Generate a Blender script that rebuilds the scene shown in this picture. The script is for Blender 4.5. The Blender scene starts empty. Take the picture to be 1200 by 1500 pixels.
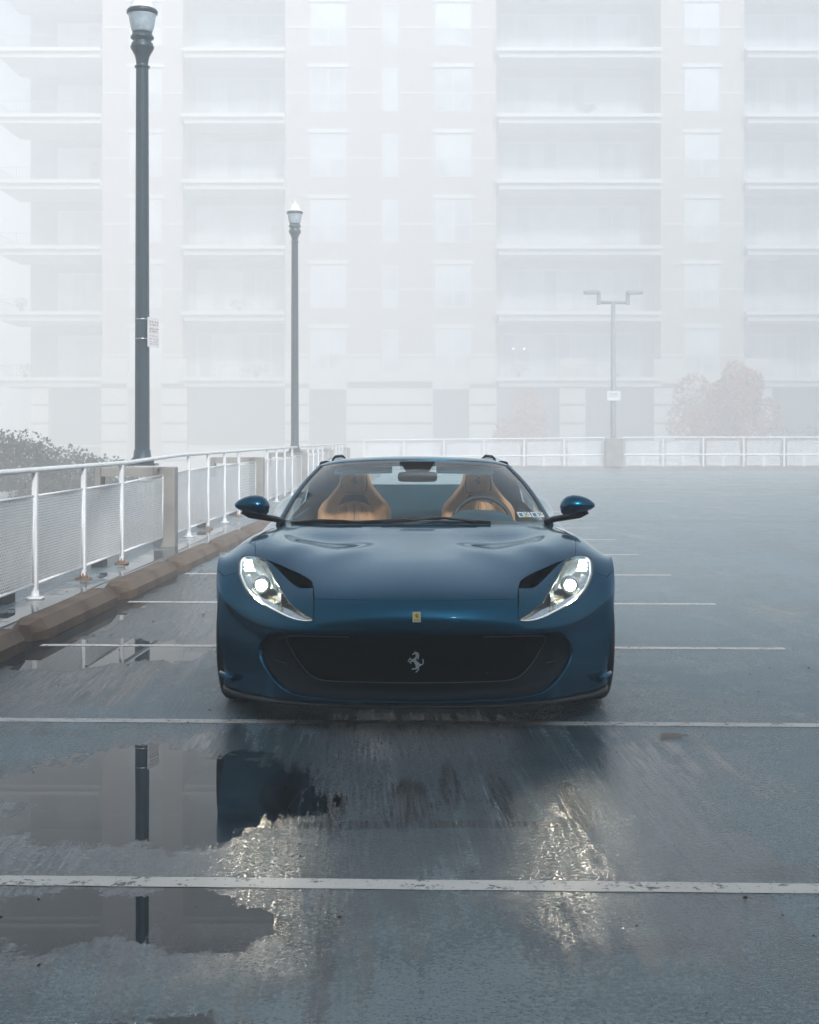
import bpy, bmesh, math, random
import numpy as np
from mathutils import Vector, Matrix
from mathutils.bvhtree import BVHTree
from mathutils.geometry import delaunay_2d_cdt
R = math.radians
random.seed(7)
rng = np.random.default_rng(7)
scene = bpy.context.scene
COL = scene.collection

# ------------------------------------------------------------------ camera
H, F = 1.34, 2090.0            # eye height (m), focal length in photo pixels (1200 wide)
cam_d = bpy.data.cameras.new('camera')
cam = bpy.data.objects.new('camera', cam_d); COL.objects.link(cam)
cam.location = (0, 0, H); cam.rotation_euler = (R(90), 0, 0)
cam_d.sensor_fit = 'VERTICAL'; cam_d.sensor_height = 36.0
cam_d.lens = F / 1500 * 36.0
cam_d.shift_y = -108 / 1500
cam_d.clip_start = 0.05; cam_d.clip_end = 3000
scene.camera = cam

# ------------------------------------------------------------------ sky, sun, exposure
SUN_EL, SUN_AZ = 38, 162         # sun behind the fog, ahead and to the right
world = bpy.data.worlds.new('World'); scene.world = world; world.use_nodes = True
nt = world.node_tree; nt.nodes.clear()
sky = nt.nodes.new('ShaderNodeTexSky'); sky.sky_type = 'NISHITA'; sky.sun_disc = False
sky.sun_elevation = R(SUN_EL); sky.sun_rotation = R(SUN_AZ)
sky.air_density = 1.0; sky.dust_density = 6.0; sky.ozone_density = 1.0
hsv = nt.nodes.new('ShaderNodeHueSaturation'); hsv.inputs['Saturation'].default_value = 0.33
bg = nt.nodes.new('ShaderNodeBackground'); bg.inputs['Strength'].default_value = 0.05
wo = nt.nodes.new('ShaderNodeOutputWorld')
nt.links.new(sky.outputs[0], hsv.inputs['Color']); tint = nt.nodes.new('ShaderNodeMix'); tint.data_type = 'RGBA'; tint.blend_type = 'MULTIPLY'; tint.inputs[0].default_value = 1
tint.inputs[7].default_value = (.62, .95, 1.26, 1); nt.links.new(hsv.outputs[0], tint.inputs[6]); nt.links.new(tint.outputs[2], bg.inputs['Color'])
nt.links.new(bg.outputs[0], wo.inputs['Surface'])
sun_d = bpy.data.lights.new('sun', 'SUN'); sun_d.energy = 5.0; sun_d.angle = R(10); sun_d.color = (1.0, 0.958, 0.938)
sun = bpy.data.objects.new('sun', sun_d); COL.objects.link(sun)
sdir = Vector((math.sin(R(SUN_AZ)) * math.cos(R(SUN_EL)), math.cos(R(SUN_AZ)) * math.cos(R(SUN_EL)), math.sin(R(SUN_EL))))
sun.rotation_euler = sdir.to_track_quat('Z', 'Y').to_euler(); sun.location = (30, 40, 60)
scene.view_settings.view_transform = 'Standard'; scene.view_settings.look = 'None'
scene.view_settings.exposure = 1.24; scene.view_settings.gamma = 1.0
cy = scene.cycles
cy.volume_bounces = 2; cy.max_bounces = 10; cy.transparent_max_bounces = 24
cy.glossy_bounces = 4; cy.transmission_bounces = 6; cy.diffuse_bounces = 3
cy.caustics_reflective = False; cy.caustics_refractive = False
cy.sample_clamp_indirect = 4.0; cy.sample_clamp_direct = 0
cy.use_denoising = True
try: cy.denoiser = 'OPENIMAGEDENOISE'
except Exception: pass

# ------------------------------------------------------------------ helpers
def PX(px, py, D):
    """a photo pixel at distance D (m along the view axis) as a world point"""
    return Vector(((px - 600) * D / F, D, H - (py - 642) * D / F))
def Xp(px, D): return (px - 600) * D / F
def Zp(py, D): return H - (py - 642) * D / F

def tag(o, label=None, cat=None, group=None, kind=None):
    if label: o['label'] = label
    if cat: o['category'] = cat
    if group: o['group'] = group
    if kind: o['kind'] = kind
    return o
def empty(name, loc=(0, 0, 0), label=None, cat=None, group=None):
    o = bpy.data.objects.new(name, None); COL.objects.link(o)
    o.location = loc; o.empty_display_size = 0.2
    o['org'] = list(loc)
    return tag(o, label, cat, group)
def org(o):
    while o is not None:
        if 'org' in o.keys(): return Vector(o['org'])
        o = o.parent
    return Vector((0, 0, 0))

class MB:
    def __init__(s): s.v = []; s.f = []; s.sm = []
    def add(s, vs, fs, smooth=False):
        n = len(s.v); s.v += [tuple(p) for p in vs]
        s.f += [tuple(i + n for i in f) for f in fs]; s.sm += [smooth] * len(fs)
        return s
    def box(s, x0, x1, y0, y1, z0, z1, M=None):
        vs = [(x, y, z) for z in (z0, z1) for y in (y0, y1) for x in (x0, x1)]
        if M is not None: vs = [M @ Vector(p) for p in vs]
        return s.add(vs, [(0, 2, 3, 1), (4, 5, 7, 6), (0, 1, 5, 4), (2, 6, 7, 3), (0, 4, 6, 2), (1, 3, 7, 5)])
    def bbox(s, x0, x1, y0, y1, z0, z1, b=0.01, M=None):
        """box with chamfered vertical and top edges"""
        def ring(i, z): return [(x0 + i + b, y0 + i, z), (x1 - i - b, y0 + i, z), (x1 - i, y0 + i + b, z), (x1 - i, y1 - i - b, z),
                                (x1 - i - b, y1 - i, z), (x0 + i + b, y1 - i, z), (x0 + i, y1 - i - b, z), (x0 + i, y0 + i + b, z)]
        vs = ring(0, z0) + ring(0, z1 - b) + ring(b, z1)
        if M is not None: vs = [M @ Vector(p) for p in vs]
        fs = [tuple(range(7, -1, -1)), tuple(range(16, 24))]
        for r in (0, 8):
            for k in range(8): fs.append((r + k, r + (k + 1) % 8, r + 8 + (k + 1) % 8, r + 8 + k))
        return s.add(vs, fs)
    def tube(s, pts, r, n=10, closed=False, smooth=True, cap=True):
        pts = [Vector(p) for p in pts]; m = len(pts)
        rr = r if isinstance(r, (list, tuple)) else [r] * m
        vs = []; up = None
        for i, p in enumerate(pts):
            a = pts[(i - 1) % m] if (closed or i > 0) else p
            b = pts[(i + 1) % m] if (closed or i < m - 1) else p
            t = (b - a).normalized()
            if up is None: up = Vector((0, 0, 1)) if abs(t.z) < 0.9 else Vector((1, 0, 0))
            x = t.cross(up).normalized(); up = x.cross(t).normalized()
            for k in range(n):
                an = 2 * math.pi * k / n
                vs.append(p + (x * math.cos(an) + up * math.sin(an)) * rr[i])
        fs = []
        for i in range(m if closed else m - 1):
            j = (i + 1) % m
            for k in range(n): fs.append((i * n + k, i * n + (k + 1) % n, j * n + (k + 1) % n, j * n + k))
        if cap and not closed: fs += [tuple(range(n - 1, -1, -1)), tuple(range((m - 1) * n, m * n))]
        return s.add(vs, fs, smooth)
    def lathe(s, prof, c=(0, 0, 0), n=24, axis='z', smooth=True, ends=True):
        """prof = (radius, height) pairs turned round an axis through c"""
        vs = []
        for r, h in prof:
            for k in range(n):
                a = 2 * math.pi * (k + .5) / n
                q = (r * math.cos(a), r * math.sin(a), h) if axis == 'z' else ((h, r * math.cos(a), r * math.sin(a)) if axis == 'x' else (r * math.cos(a), h, r * math.sin(a)))
                vs.append((c[0] + q[0], c[1] + q[1], c[2] + q[2]))
        fs = []
        for i in range(len(prof) - 1):
            for k in range(n): fs.append((i * n + k, i * n + (k + 1) % n, (i + 1) * n + (k + 1) % n, (i + 1) * n + k))
        if ends: fs += [tuple(range(n - 1, -1, -1)), tuple(range((len(prof) - 1) * n, len(prof) * n))]
        return s.add(vs, fs, smooth)
    def grid(s, P, smooth=True, flip=False):
        m, n = len(P), len(P[0]); vs = [p for r in P for p in r]; fs = []
        for i in range(m - 1):
            for j in range(n - 1):
                q = (i * n + j, i * n + j + 1, (i + 1) * n + j + 1, (i + 1) * n + j)
                fs.append(q[::-1] if flip else q)
        return s.add(vs, fs, smooth)
    def build(s, name, mat=None, parent=None, loc=None):
        o0 = org(parent) if parent is not None else (Vector(loc) if loc is not None else Vector((0, 0, 0)))
        me = bpy.data.meshes.new(name)
        me.from_pydata([(p[0] - o0.x, p[1] - o0.y, p[2] - o0.z) for p in s.v], [], s.f)
        me.polygons.foreach_set('use_smooth', s.sm); me.update()
        if mat: me.materials.append(mat)
        o = bpy.data.objects.new(name, me); COL.objects.link(o)
        if parent is not None: o.parent = parent
        elif loc is not None: o.location = loc; o['org'] = list(loc)
        return o
def copy_tree(o, parent=None):
    c = o.copy(); COL.objects.link(c); c.parent = parent
    for ch in list(o.children): copy_tree(ch, c)
    return c

# ------------------------------------------------------------------ materials
def newmat(name):
    m = bpy.data.materials.new(name); m.use_nodes = True
    t = m.node_tree; return m, t, t.nodes['Principled BSDF']
def N(t, kind, **kw):
    n = t.nodes.new(kind)
    for k, v in kw.items():
        if k in n.inputs: n.inputs[k].default_value = v
        else: setattr(n, k, v)
    return n
def L(t, a, b): t.links.new(a, b)
def mat(name, col, rough=.5, metal=0, coat=0, noise=0.12, scale=6, bump=0, bscale=80, spec=.5, col2=None, coatr=.03):
    m, t, p = newmat(name)
    p.inputs['Roughness'].default_value = rough; p.inputs['Metallic'].default_value = metal
    p.inputs['Coat Weight'].default_value = coat; p.inputs['Coat Roughness'].default_value = coatr
    p.inputs['Specular IOR Level'].default_value = spec
    tc = N(t, 'ShaderNodeTexCoord')
    nz = N(t, 'ShaderNodeTexNoise', Scale=scale, Detail=6.0); L(t, tc.outputs['Object'], nz.inputs['Vector'])
    rp = N(t, 'ShaderNodeValToRGB')
    c2 = col2 or tuple(c * (1 + noise) for c in col)
    rp.color_ramp.elements[0].position = .35; rp.color_ramp.elements[1].position = .65
    rp.color_ramp.elements[0].color = (*[c * (1 - noise) for c in col], 1); rp.color_ramp.elements[1].color = (*c2, 1)
    L(t, nz.outputs['Fac'], rp.inputs['Fac']); L(t, rp.outputs['Color'], p.inputs['Base Color'])
    if bump:
        nb = N(t, 'ShaderNodeTexNoise', Scale=bscale, Detail=4.0); L(t, tc.outputs['Object'], nb.inputs['Vector'])
        b = N(t, 'ShaderNodeBump', Strength=bump, Distance=.01); L(t, nb.outputs['Fac'], b.inputs['Height']); L(t, b.outputs['Normal'], p.inputs['Normal'])
    return m
def emis(name, col, s):
    m, t, p = newmat(name)
    p.inputs['Base Color'].default_value = (*col, 1); p.inputs['Emission Color'].default_value = (*col, 1); p.inputs['Emission Strength'].default_value = s
    return m
def glassmat(name, tint=(.75, .9, .92), ior=1.45, rough=.0, extra=0.0):
    """thin pane: transparent with a Fresnel reflection"""
    m = bpy.data.materials.new(name); m.use_nodes = True; t = m.node_tree; t.nodes.clear()
    o = N(t, 'ShaderNodeOutputMaterial'); mx = N(t, 'ShaderNodeMixShader')
    tr = N(t, 'ShaderNodeBsdfTransparent', Color=(*tint, 1)); gl = N(t, 'ShaderNodeBsdfGlossy', Color=(1, 1, 1, 1), Roughness=rough)
    fr = N(t, 'ShaderNodeFresnel', IOR=ior); ge = N(t, 'ShaderNodeNewGeometry'); mi = N(t, 'ShaderNodeMapRange')
    mi.inputs['To Min'].default_value = ior; mi.inputs['To Max'].default_value = 1 / ior; L(t, ge.outputs['Backfacing'], mi.inputs['Value']); L(t, mi.outputs[0], fr.inputs['IOR'])
    if extra:
        ad = N(t, 'ShaderNodeMath', operation='ADD'); ad.inputs[1].default_value = extra; L(t, fr.outputs[0], ad.inputs[0]); L(t, ad.outputs[0], mx.inputs[0])
    else: L(t, fr.outputs[0], mx.inputs[0])
    L(t, tr.outputs[0], mx.inputs[1]); L(t, gl.outputs[0], mx.inputs[2]); L(t, mx.outputs[0], o.inputs['Surface'])
    return m

def paint_mat():
    m, t, p = newmat('midnight_blue_paint')
    p.inputs['Base Color'].default_value = (.0, .072, .130, 1)
    p.inputs['Metallic'].default_value = .85; p.inputs['Roughness'].default_value = .24
    p.inputs['Coat Weight'].default_value = 1; p.inputs['Coat Roughness'].default_value = .03; p.inputs['Coat IOR'].default_value = 1.26; p.inputs['Specular Tint'].default_value = (.12, .55, .72, 1); p.inputs['Specular IOR Level'].default_value = .15
    tc = N(t, 'ShaderNodeTexCoord')
    v = N(t, 'ShaderNodeTexNoise', Scale=900.0, Detail=1.0); L(t, tc.outputs['Object'], v.inputs['Vector'])
    # fine drizzle beads on the paint, only where they catch on the upper faces
    d = N(t, 'ShaderNodeTexVoronoi', Scale=150.0); L(t, tc.outputs['Object'], d.inputs['Vector'])
    r = N(t, 'ShaderNodeMapRange'); r.inputs['From Min'].default_value = .0; r.inputs['From Max'].default_value = .35; r.inputs['To Min'].default_value = 1; r.inputs['To Max'].default_value = 0
    L(t, d.outputs['Distance'], r.inputs['Value'])
    b = N(t, 'ShaderNodeBump', Strength=.16, Distance=.002); L(t, r.outputs[0], b.inputs['Height'])
    L(t, b.outputs['Normal'], p.inputs['Coat Normal'])
    b2 = N(t, 'ShaderNodeBump', Strength=.10, Distance=.001); L(t, v.outputs['Fac'], b2.inputs['Height']); L(t, b2.outputs['Normal'], p.inputs['Normal'])
    return m
M = {}
M['paint'] = paint_mat()
M['black'] = mat('satin_black', (.008, .009, .010), .35, noise=.2)
M['gloss_black'] = mat('gloss_black', (.004, .005, .006), .08, coat=.6)
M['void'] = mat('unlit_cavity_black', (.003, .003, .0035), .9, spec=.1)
M['rubber'] = mat('tyre_rubber', (.012, .012, .013), .62, noise=.3, bump=.3, bscale=60)
M['alloy'] = mat('dark_alloy', (.25, .26, .27), .3, metal=1)
M['chrome'] = mat('bright_chrome', (.75, .77, .78), .12, metal=1, noise=.03)
M['silver'] = mat('lamp_reflector_silver', (.62, .66, .70), .22, metal=.9, noise=.1, scale=30)
M['bezel'] = mat('lamp_bezel_grey', (.17, .21, .23), .25, metal=.6, noise=.2, scale=40)
M['tan'] = mat('tan_leather', (.92, .45, .20), .55, noise=.03, scale=14, bump=.12, bscale=300)
M['dash'] = mat('dark_dash_leather', (.02, .075, .10), .6, noise=.2, bump=.1, bscale=300)
M['cabin'] = mat('cabin_trim', (.015, .085, .12), .6, noise=.2)
M['glass'] = glassmat('windscreen_glass', (.90, .97, .98), 1.25)
M['lens'] = glassmat('clear_lamp_lens', (.93, .96, .97), 1.4)
M['side_glass'] = glassmat('tinted_side_glass', (.75, .84, .86), 1.5)
M['proj'] = emis('projector_light', (1.0, .88, .68), 170)
M['drl'] = emis('daytime_light', (.95, .97, 1.0), 1.4)
M['amber'] = mat('amber_reflector', (.85, .55, .12), .25, metal=.5)
M['yellow'] = mat('badge_yellow', (.85, .62, .10), .3, coat=.5, noise=.03)
M['white_enamel'] = mat('badge_white', (.8, .8, .78), .3, noise=.02)
M['ink'] = mat('printed_black', (.01, .01, .012), .4)
M['sticker'] = mat('sticker_white', (.75, .78, .76), .5, noise=.04)
M['sticker_blue'] = mat('sticker_blue', (.03, .14, .25), .5)
M['sticker_lime'] = mat('sticker_lime', (.45, .6, .05), .5)
M['red'] = mat('tail_lamp_red', (.35, .01, .01), .2, coat=1)
M['pole'] = mat('lamp_post_paint', (.006, .034, .052), .38, noise=.25, scale=18, coat=.3, bump=.08, bscale=120)
M['lamp_glass'] = mat('frosted_lamp_globe', (.42, .50, .55), .18, coat=.6, noise=.15, scale=14)
M['white_metal'] = mat('white_painted_steel', (.92, .93, .935), .35, noise=.05, scale=5, coat=.2)
M['steel'] = mat('galvanised_steel', (.5, .52, .53), .35, metal=.8)
M['rust'] = mat('rust_stain', (.22, .13, .07), .8, noise=.4, scale=40)
M['sign'] = mat('sign_white', (.88, .88, .87), .45, noise=.04)
M['sign_ink'] = mat('sign_ink', (.42, .26, .25), .6)
# ================================================================== THE SETTING
def ellipse_field(t, vec, cx, cy, rx, ry, rot=0):
    """1 at the centre of an ellipse, 0 on its rim, negative outside"""
    mp = N(t, 'ShaderNodeMapping', vector_type='TEXTURE'); mp.inputs['Location'].default_value = (cx, cy, 0)
    mp.inputs['Rotation'].default_value = (0, 0, R(rot)); mp.inputs['Scale'].default_value = (rx, ry, 1)
    L(t, vec, mp.inputs['Vector'])
    sx = N(t, 'ShaderNodeSeparateXYZ'); L(t, mp.outputs[0], sx.inputs[0])
    cb = N(t, 'ShaderNodeCombineXYZ'); L(t, sx.outputs[0], cb.inputs[0]); L(t, sx.outputs[1], cb.inputs[1])
    ln = N(t, 'ShaderNodeVectorMath', operation='LENGTH'); L(t, cb.outputs[0], ln.inputs[0])
    sb = N(t, 'ShaderNodeMath', operation='SUBTRACT'); sb.inputs[0].default_value = 1; L(t, ln.outputs['Value'], sb.inputs[1])
    return sb.outputs[0]
def mth(t, op, a, b=None, clamp=False):
    n = N(t, 'ShaderNodeMath', operation=op, use_clamp=clamp)
    for i, v in enumerate((a, b)):
        if v is None: continue
        if isinstance(v, (int, float)): n.inputs[i].default_value = v
        else: L(t, v, n.inputs[i])
    return n.outputs[0]
def mrange(t, v, a, b, c=0, d=1, smooth=True):
    n = N(t, 'ShaderNodeMapRange'); n.interpolation_type = 'SMOOTHSTEP' if smooth else 'LINEAR'
    for k, x in zip(('From Min', 'From Max', 'To Min', 'To Max'), (a, b, c, d)): n.inputs[k].default_value = x
    L(t, v, n.inputs['Value']); return n.outputs[0]
def noise(t, vec, scale, detail=5, rough=.55, dist=0):
    n = N(t, 'ShaderNodeTexNoise', Scale=float(scale), Detail=float(detail), Roughness=rough, Distortion=float(dist)); L(t, vec, n.inputs['Vector']); return n
def stretch(t, vec, rot, sx, sy):
    m1 = N(t, 'ShaderNodeMapping'); m1.inputs['Rotation'].default_value = (0, 0, R(rot)); m1.inputs['Scale'].default_value = (sx, sy, 1)
    # rotate first, then scale, so the streaks run straight
    m0 = N(t, 'ShaderNodeMapping'); m0.inputs['Rotation'].default_value = (0, 0, R(rot)); L(t, vec, m0.inputs['Vector'])
    m1.inputs['Rotation'].default_value = (0, 0, 0); L(t, m0.outputs[0], m1.inputs['Vector']); return m1.outputs[0]
def mixc(t, f, a, b):
    n = N(t, 'ShaderNodeMix', data_type='RGBA')
    if isinstance(f, (int, float)): n.inputs[0].default_value = f
    else: L(t, f, n.inputs[0])
    for i, v in ((6, a), (7, b)):
        if isinstance(v, tuple): n.inputs[i].default_value = (*v, 1)
        else: L(t, v, n.inputs[i])
    return n.outputs[2]

def deck_mat():
    m, t, p = newmat('wet_concrete')
    tc = N(t, 'ShaderNodeTexCoord'); co = tc.outputs['Object']
    big = noise(t, co, .55, 6, .6); mid = noise(t, co, 3.2, 7, .62); fine = noise(t, co, 52, 3, .8); grit = noise(t, co, 95, 2, .6)
    sA = noise(t, stretch(t, co, 88, 1.3, 11), 1.0, 6, .65)      # diagonal wiper-like film streaks
    sB = noise(t, stretch(t, co, 88, .8, 13), .9, 6, .6)         # streaks along the driving direction
    sC = noise(t, stretch(t, co, 88, 3, 70), 1.0, 5, .65)
    tyre = noise(t, stretch(t, co, 84, .35, 3.4), 1.0, 5, .6)
    # colour: mottled concrete, brown drag marks, darker soaked areas
    c = mixc(t, mrange(t, big.outputs['Fac'], .38, .66), (.092, .155, .186), (.20, .27, .305))
    c = mixc(t, mth(t, 'MULTIPLY', mrange(t, mid.outputs['Fac'], .42, .7), .5), c, (.25, .305, .33))
    c = mixc(t, mth(t, 'MULTIPLY', mrange(t, tyre.outputs['Fac'], .60, .74), .55), c, (.058, .052, .046))
    c = mixc(t, mth(t, 'MULTIPLY', mrange(t, fine.outputs['Fac'], .50, .66), .6), c, (.34, .38, .40))
    c = mixc(t, mth(t, 'MULTIPLY', mrange(t, grit.outputs['Fac'], .54, .66), .75), c, (.018, .022, .025))
    # puddles: rounded sheets of standing water with ragged rims
    wn = N(t, 'ShaderNodeTexNoise', Scale=1.6, Detail=7.0, Roughness=.68); L(t, co, wn.inputs['Vector'])
    off = N(t, 'ShaderNodeVectorMath', operation='MULTIPLY_ADD')
    L(t, wn.outputs['Color'], off.inputs[0]); off.inputs[1].default_value = (.9, 1.1, 0); L(t, co, off.inputs[2])
    sh = N(t, 'ShaderNodeVectorMath', operation='ADD'); L(t, off.outputs[0], sh.inputs[0]); sh.inputs[1].default_value = (-.45, -.55, 0)
    v = sh.outputs[0]
    pud = None
    for (cx, cy_, rx, ry, ro) in PUDDLES:
        e = ellipse_field(t, v, cx, cy_, rx, ry, ro)
        pud = e if pud is None else mth(t, 'MAXIMUM', pud, e)
    pud = mth(t, 'ADD', pud, mth(t, 'MULTIPLY', mth(t, 'SUBTRACT', sA.outputs['Fac'], .5), .75))
    pud = mth(t, 'ADD', pud, mth(t, 'MULTIPLY', mth(t, 'SUBTRACT', mid.outputs['Fac'], .52), 1.1))
    pud = mrange(t, pud, .0, .13)
    film = None                                                    # thin wet film round the puddles, also painted dark for the car's reflection
    for (cx, cy_, rx, ry, ro) in FILMS:
        e = ellipse_field(t, v, cx, cy_, rx, ry, ro)
        film = e if film is None else mth(t, 'MAXIMUM', film, e)
    film = mth(t, 'ADD', film, mth(t, 'MULTIPLY', mth(t, 'SUBTRACT', sB.outputs['Fac'], .5), 1.3))
    film = mrange(t, film, -.25, .2)
    stk_ = mth(t, 'MULTIPLY', film, mrange(t, mth(t, 'ADD', mth(t, 'MULTIPLY', sB.outputs['Fac'], .65), mth(t, 'MULTIPLY', sC.outputs['Fac'], .35)), .30, .50, .4, 1))
    c = mixc(t, mth(t, 'MULTIPLY', pud, .8), c, (.008, .012, .015))
    c = mixc(t, mth(t, 'MULTIPLY', stk_, .6), c, (.012, .018, .023))
    stain_lane = None                                                     # oil and rubber drag marks, plus dark lanes painted as the car's reflection
    v2o = N(t, 'ShaderNodeVectorMath', operation='MULTIPLY_ADD'); L(t, mid.outputs['Color'], v2o.inputs[0]); v2o.inputs[1].default_value = (.10, .25, 0); L(t, co, v2o.inputs[2])
    v2s = N(t, 'ShaderNodeVectorMath', operation='ADD'); L(t, v2o.outputs[0], v2s.inputs[0]); v2s.inputs[1].default_value = (-.05, -.125, 0)
    for (cx, cy_, rx, ry, k_) in STAINS_AND_LANES:
        e = mth(t, 'MULTIPLY', mrange(t, ellipse_field(t, v2s.outputs[0], cx, cy_, rx, ry, 0), 0, .45), k_)
        stain_lane = e if stain_lane is None else mth(t, 'MAXIMUM', stain_lane, e)
    stain_lane = mth(t, 'MULTIPLY', stain_lane, mrange(t, sC.outputs['Fac'], .35, .6, .55, 1))
    c = mixc(t, stain_lane, c, (.012, .013, .014))
    L(t, c, p.inputs['Base Color'])
    p.inputs['Roughness'].default_value = .6; p.inputs['Specular IOR Level'].default_value = 0
    p.inputs['Coat Weight'].default_value = 1; L(t, mth(t, 'SUBTRACT', 1.38, mth(t, 'MULTIPLY', pud, .19)), p.inputs['Coat IOR'])
    cr = mth(t, 'ADD', mrange(t, mid.outputs['Fac'], .3, .75, .24, .36), mth(t, 'MULTIPLY', sA.outputs['Fac'], .08))
    cr = mth(t, 'ADD', cr, mrange(t, big.outputs['Fac'], .35, .68, -.09, .13))
    cr = mth(t, 'ADD', cr, mrange(t, tyre.outputs['Fac'], .52, .70, 0, -.12))
    stk = mth(t, 'MAXIMUM', mth(t, 'MULTIPLY', stk_, mth(t, 'MULTIPLY', mrange(t, fine.outputs['Fac'], .40, .58, .76, 1), mrange(t, sC.outputs['Fac'], .36, .60, .70, 1))), stain_lane)
    cr = mth(t, 'ADD', cr, mrange(t, fine.outputs['Fac'], .35, .65, -.13, .13))
    cr = mth(t, 'MULTIPLY', cr, mth(t, 'SUBTRACT', 1.0, mth(t, 'MULTIPLY', stk, .80))); cr = mth(t, 'MULTIPLY', cr, mth(t, 'SUBTRACT', 1.0, pud))
    cr = mth(t, 'MAXIMUM', cr, .004)
    L(t, cr, p.inputs['Coat Roughness'])
    hgt = mth(t, 'ADD', mth(t, 'MULTIPLY', grit.outputs['Fac'], .5), mth(t, 'MULTIPLY', fine.outputs['Fac'], .9))
    hgt = mth(t, 'ADD', hgt, mth(t, 'MULTIPLY', sC.outputs['Fac'], .5))
    b = N(t, 'ShaderNodeBump', Distance=.016); L(t, hgt, b.inputs['Height'])
    L(t, mth(t, 'MULTIPLY', mth(t, 'SUBTRACT', 1.0, mth(t, 'MAXIMUM', pud, mth(t, 'MULTIPLY', stk, .88))), .75), b.inputs['Strength'])
    L(t, b.outputs['Normal'], p.inputs['Coat Normal'])
    b2 = N(t, 'ShaderNodeBump', Distance=.006, Strength=.5); L(t, hgt, b2.inputs['Height']); L(t, b2.outputs['Normal'], p.inputs['Normal'])
    return m
# (centre x, centre y, radius x, radius y, turn in degrees)
PUDDLES = [(-1.0, 5.4, .70, .80, 0), (-.80, 3.95, .50, .26, 0), (-.85, 3.15, .5, .16, 10), (-2.15, 9.0, 1.0, .75, -10), (-2.35, 11.3, .22, 2.6, 0),
           (-2.75, 9.5, .4, 5.5, 0), (-2.7, 17, .35, 6, 0), (-1.02, 5.05, .35, .35, 0)]
STAINS_AND_LANES = [(-.225, 3.6, .035, .6, .55), (-.46, 5.4, .05, .62, .9), (-.27, 5.15, .05, .32, .85), (.0, 5.25, .10, .45, .8), (.16, 5.5, .05, .5, .6), (.34, 5.35, .06, .5, .6), (.60, 5.2, .07, .45, .7),
          (1.14, 4.42, .17, .13, .5), (.62, 3.75, .22, .10, .4), (1.0, 3.6, .12, .3, .3), (-.62, 5.0, .10, .12, .8), (.05, 4.95, .7, .07, .6), (2.6, 7.6, .5, .3, .25), (3.3, 11.2, .9, .5, .3), (4.6, 16, .35, 4, .25), (6.4, 16, .35, 5, .25)]  # some entries are drag marks, others painted dark reflection of the car
FILMS = [(0.0, 5.75, 1.2, 1.1, 0), (.0, 5.3, 1.05, .85, 0), (.62, 4.5, .45, .9, 0), (-.55, 4.4, .4, .9, 0), (-.9, 4.8, 1.1, 1.3, 0), (-2.2, 10.5, 1.0, 4.0, 0)]
DK = deck_mat()

TH = .034                                  # the stall grid is turned slightly from the view axis
def G(x, y):                               # grid -> world
    return (x * math.cos(TH) + y * math.sin(TH), -x * math.sin(TH) + y * math.cos(TH))
GROUND_Z = -4.2
# distant ground sheet
m = MB(); m.box(-420, 420, -420, 420, GROUND_Z - .3, GROUND_Z)
tag(m.build('ground', mat('damp_ground', (.07, .085, .05), .9, noise=.35, scale=.3)), kind='structure')
def fx(y): return -3.12 + .0175 * (y - 12.1)                      # left rail line
m = MB()
DX0, DX1, DY0, DY1 = -3.42, 60, -9.4, 60.3
vs = [(fx(DY0) - .32, DY0), (DX1, DY0), (DX1, DY1), (fx(DY1) - .32, DY1)]
n = 40
P = [[(a[0] + (b[0] - a[0]) * i / n, a[1] + (b[1] - a[1]) * i / n, 0) for i in range(n + 1)] for a, b in (((vs[0]), (vs[1])), ((vs[3]), (vs[2])))]
m.grid(P, smooth=False)
m.build('parking_deck', DK); tag(bpy.data.objects['parking_deck'], kind='structure')
m = MB(); e = .0
m.add([(x, y, -.004) for x, y in vs] + [(x, y, GROUND_Z) for x, y in vs], [(0, 1, 5, 4), (1, 2, 6, 5), (2, 3, 7, 6), (3, 0, 4, 7)])
tag(m.build('deck_side_wall', mat('deck_concrete', (.30, .30, .29), .8, noise=.2, scale=2)), kind='structure')

# painted stall lines
def line_mat():
    m, t, p = newmat('worn_white_line')
    tc = N(t, 'ShaderNodeTexCoord'); co = tc.outputs['Object']
    n1 = noise(t, co, 9, 8, .7); n2 = noise(t, co, 120, 3, .6); n3 = noise(t, co, 1.3, 3)
    w = mrange(t, mth(t, 'ADD', n1.outputs['Fac'], mth(t, 'MULTIPLY', n2.outputs['Fac'], .35)), .74, .92)
    c = mixc(t, w, (.74, .70, .65), (.26, .26, .26))
    c = mixc(t, mrange(t, n3.outputs['Fac'], .3, .7, 0, .4), c, (.52, .46, .42))
    L(t, c, p.inputs['Base Color']); p.inputs['Roughness'].default_value = .5
    p.inputs['Coat Weight'].default_value = .35; p.inputs['Coat IOR'].default_value = 1.33; p.inputs['Coat Roughness'].default_value = .35
    chip = mrange(t, mth(t, 'ADD', mth(t, 'MULTIPLY', n1.outputs['Fac'], .6), mth(t, 'MULTIPLY', noise(t, co, 38, 6, .75).outputs['Fac'], .6)), .64, .70)
    L(t, mth(t, 'SUBTRACT', 1.0, mth(t, 'MULTIPLY', chip, .85)), p.inputs['Alpha'])
    b = N(t, 'ShaderNodeBump', Distance=.003, Strength=.5); L(t, n2.outputs['Fac'], b.inputs['Height']); L(t, b.outputs['Normal'], p.inputs['Normal'])
    return m
LM = line_mat()
XL, XR, PITCH, Y0 = -2.72, 2.08, 2.44, 4.28
m = MB()
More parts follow.
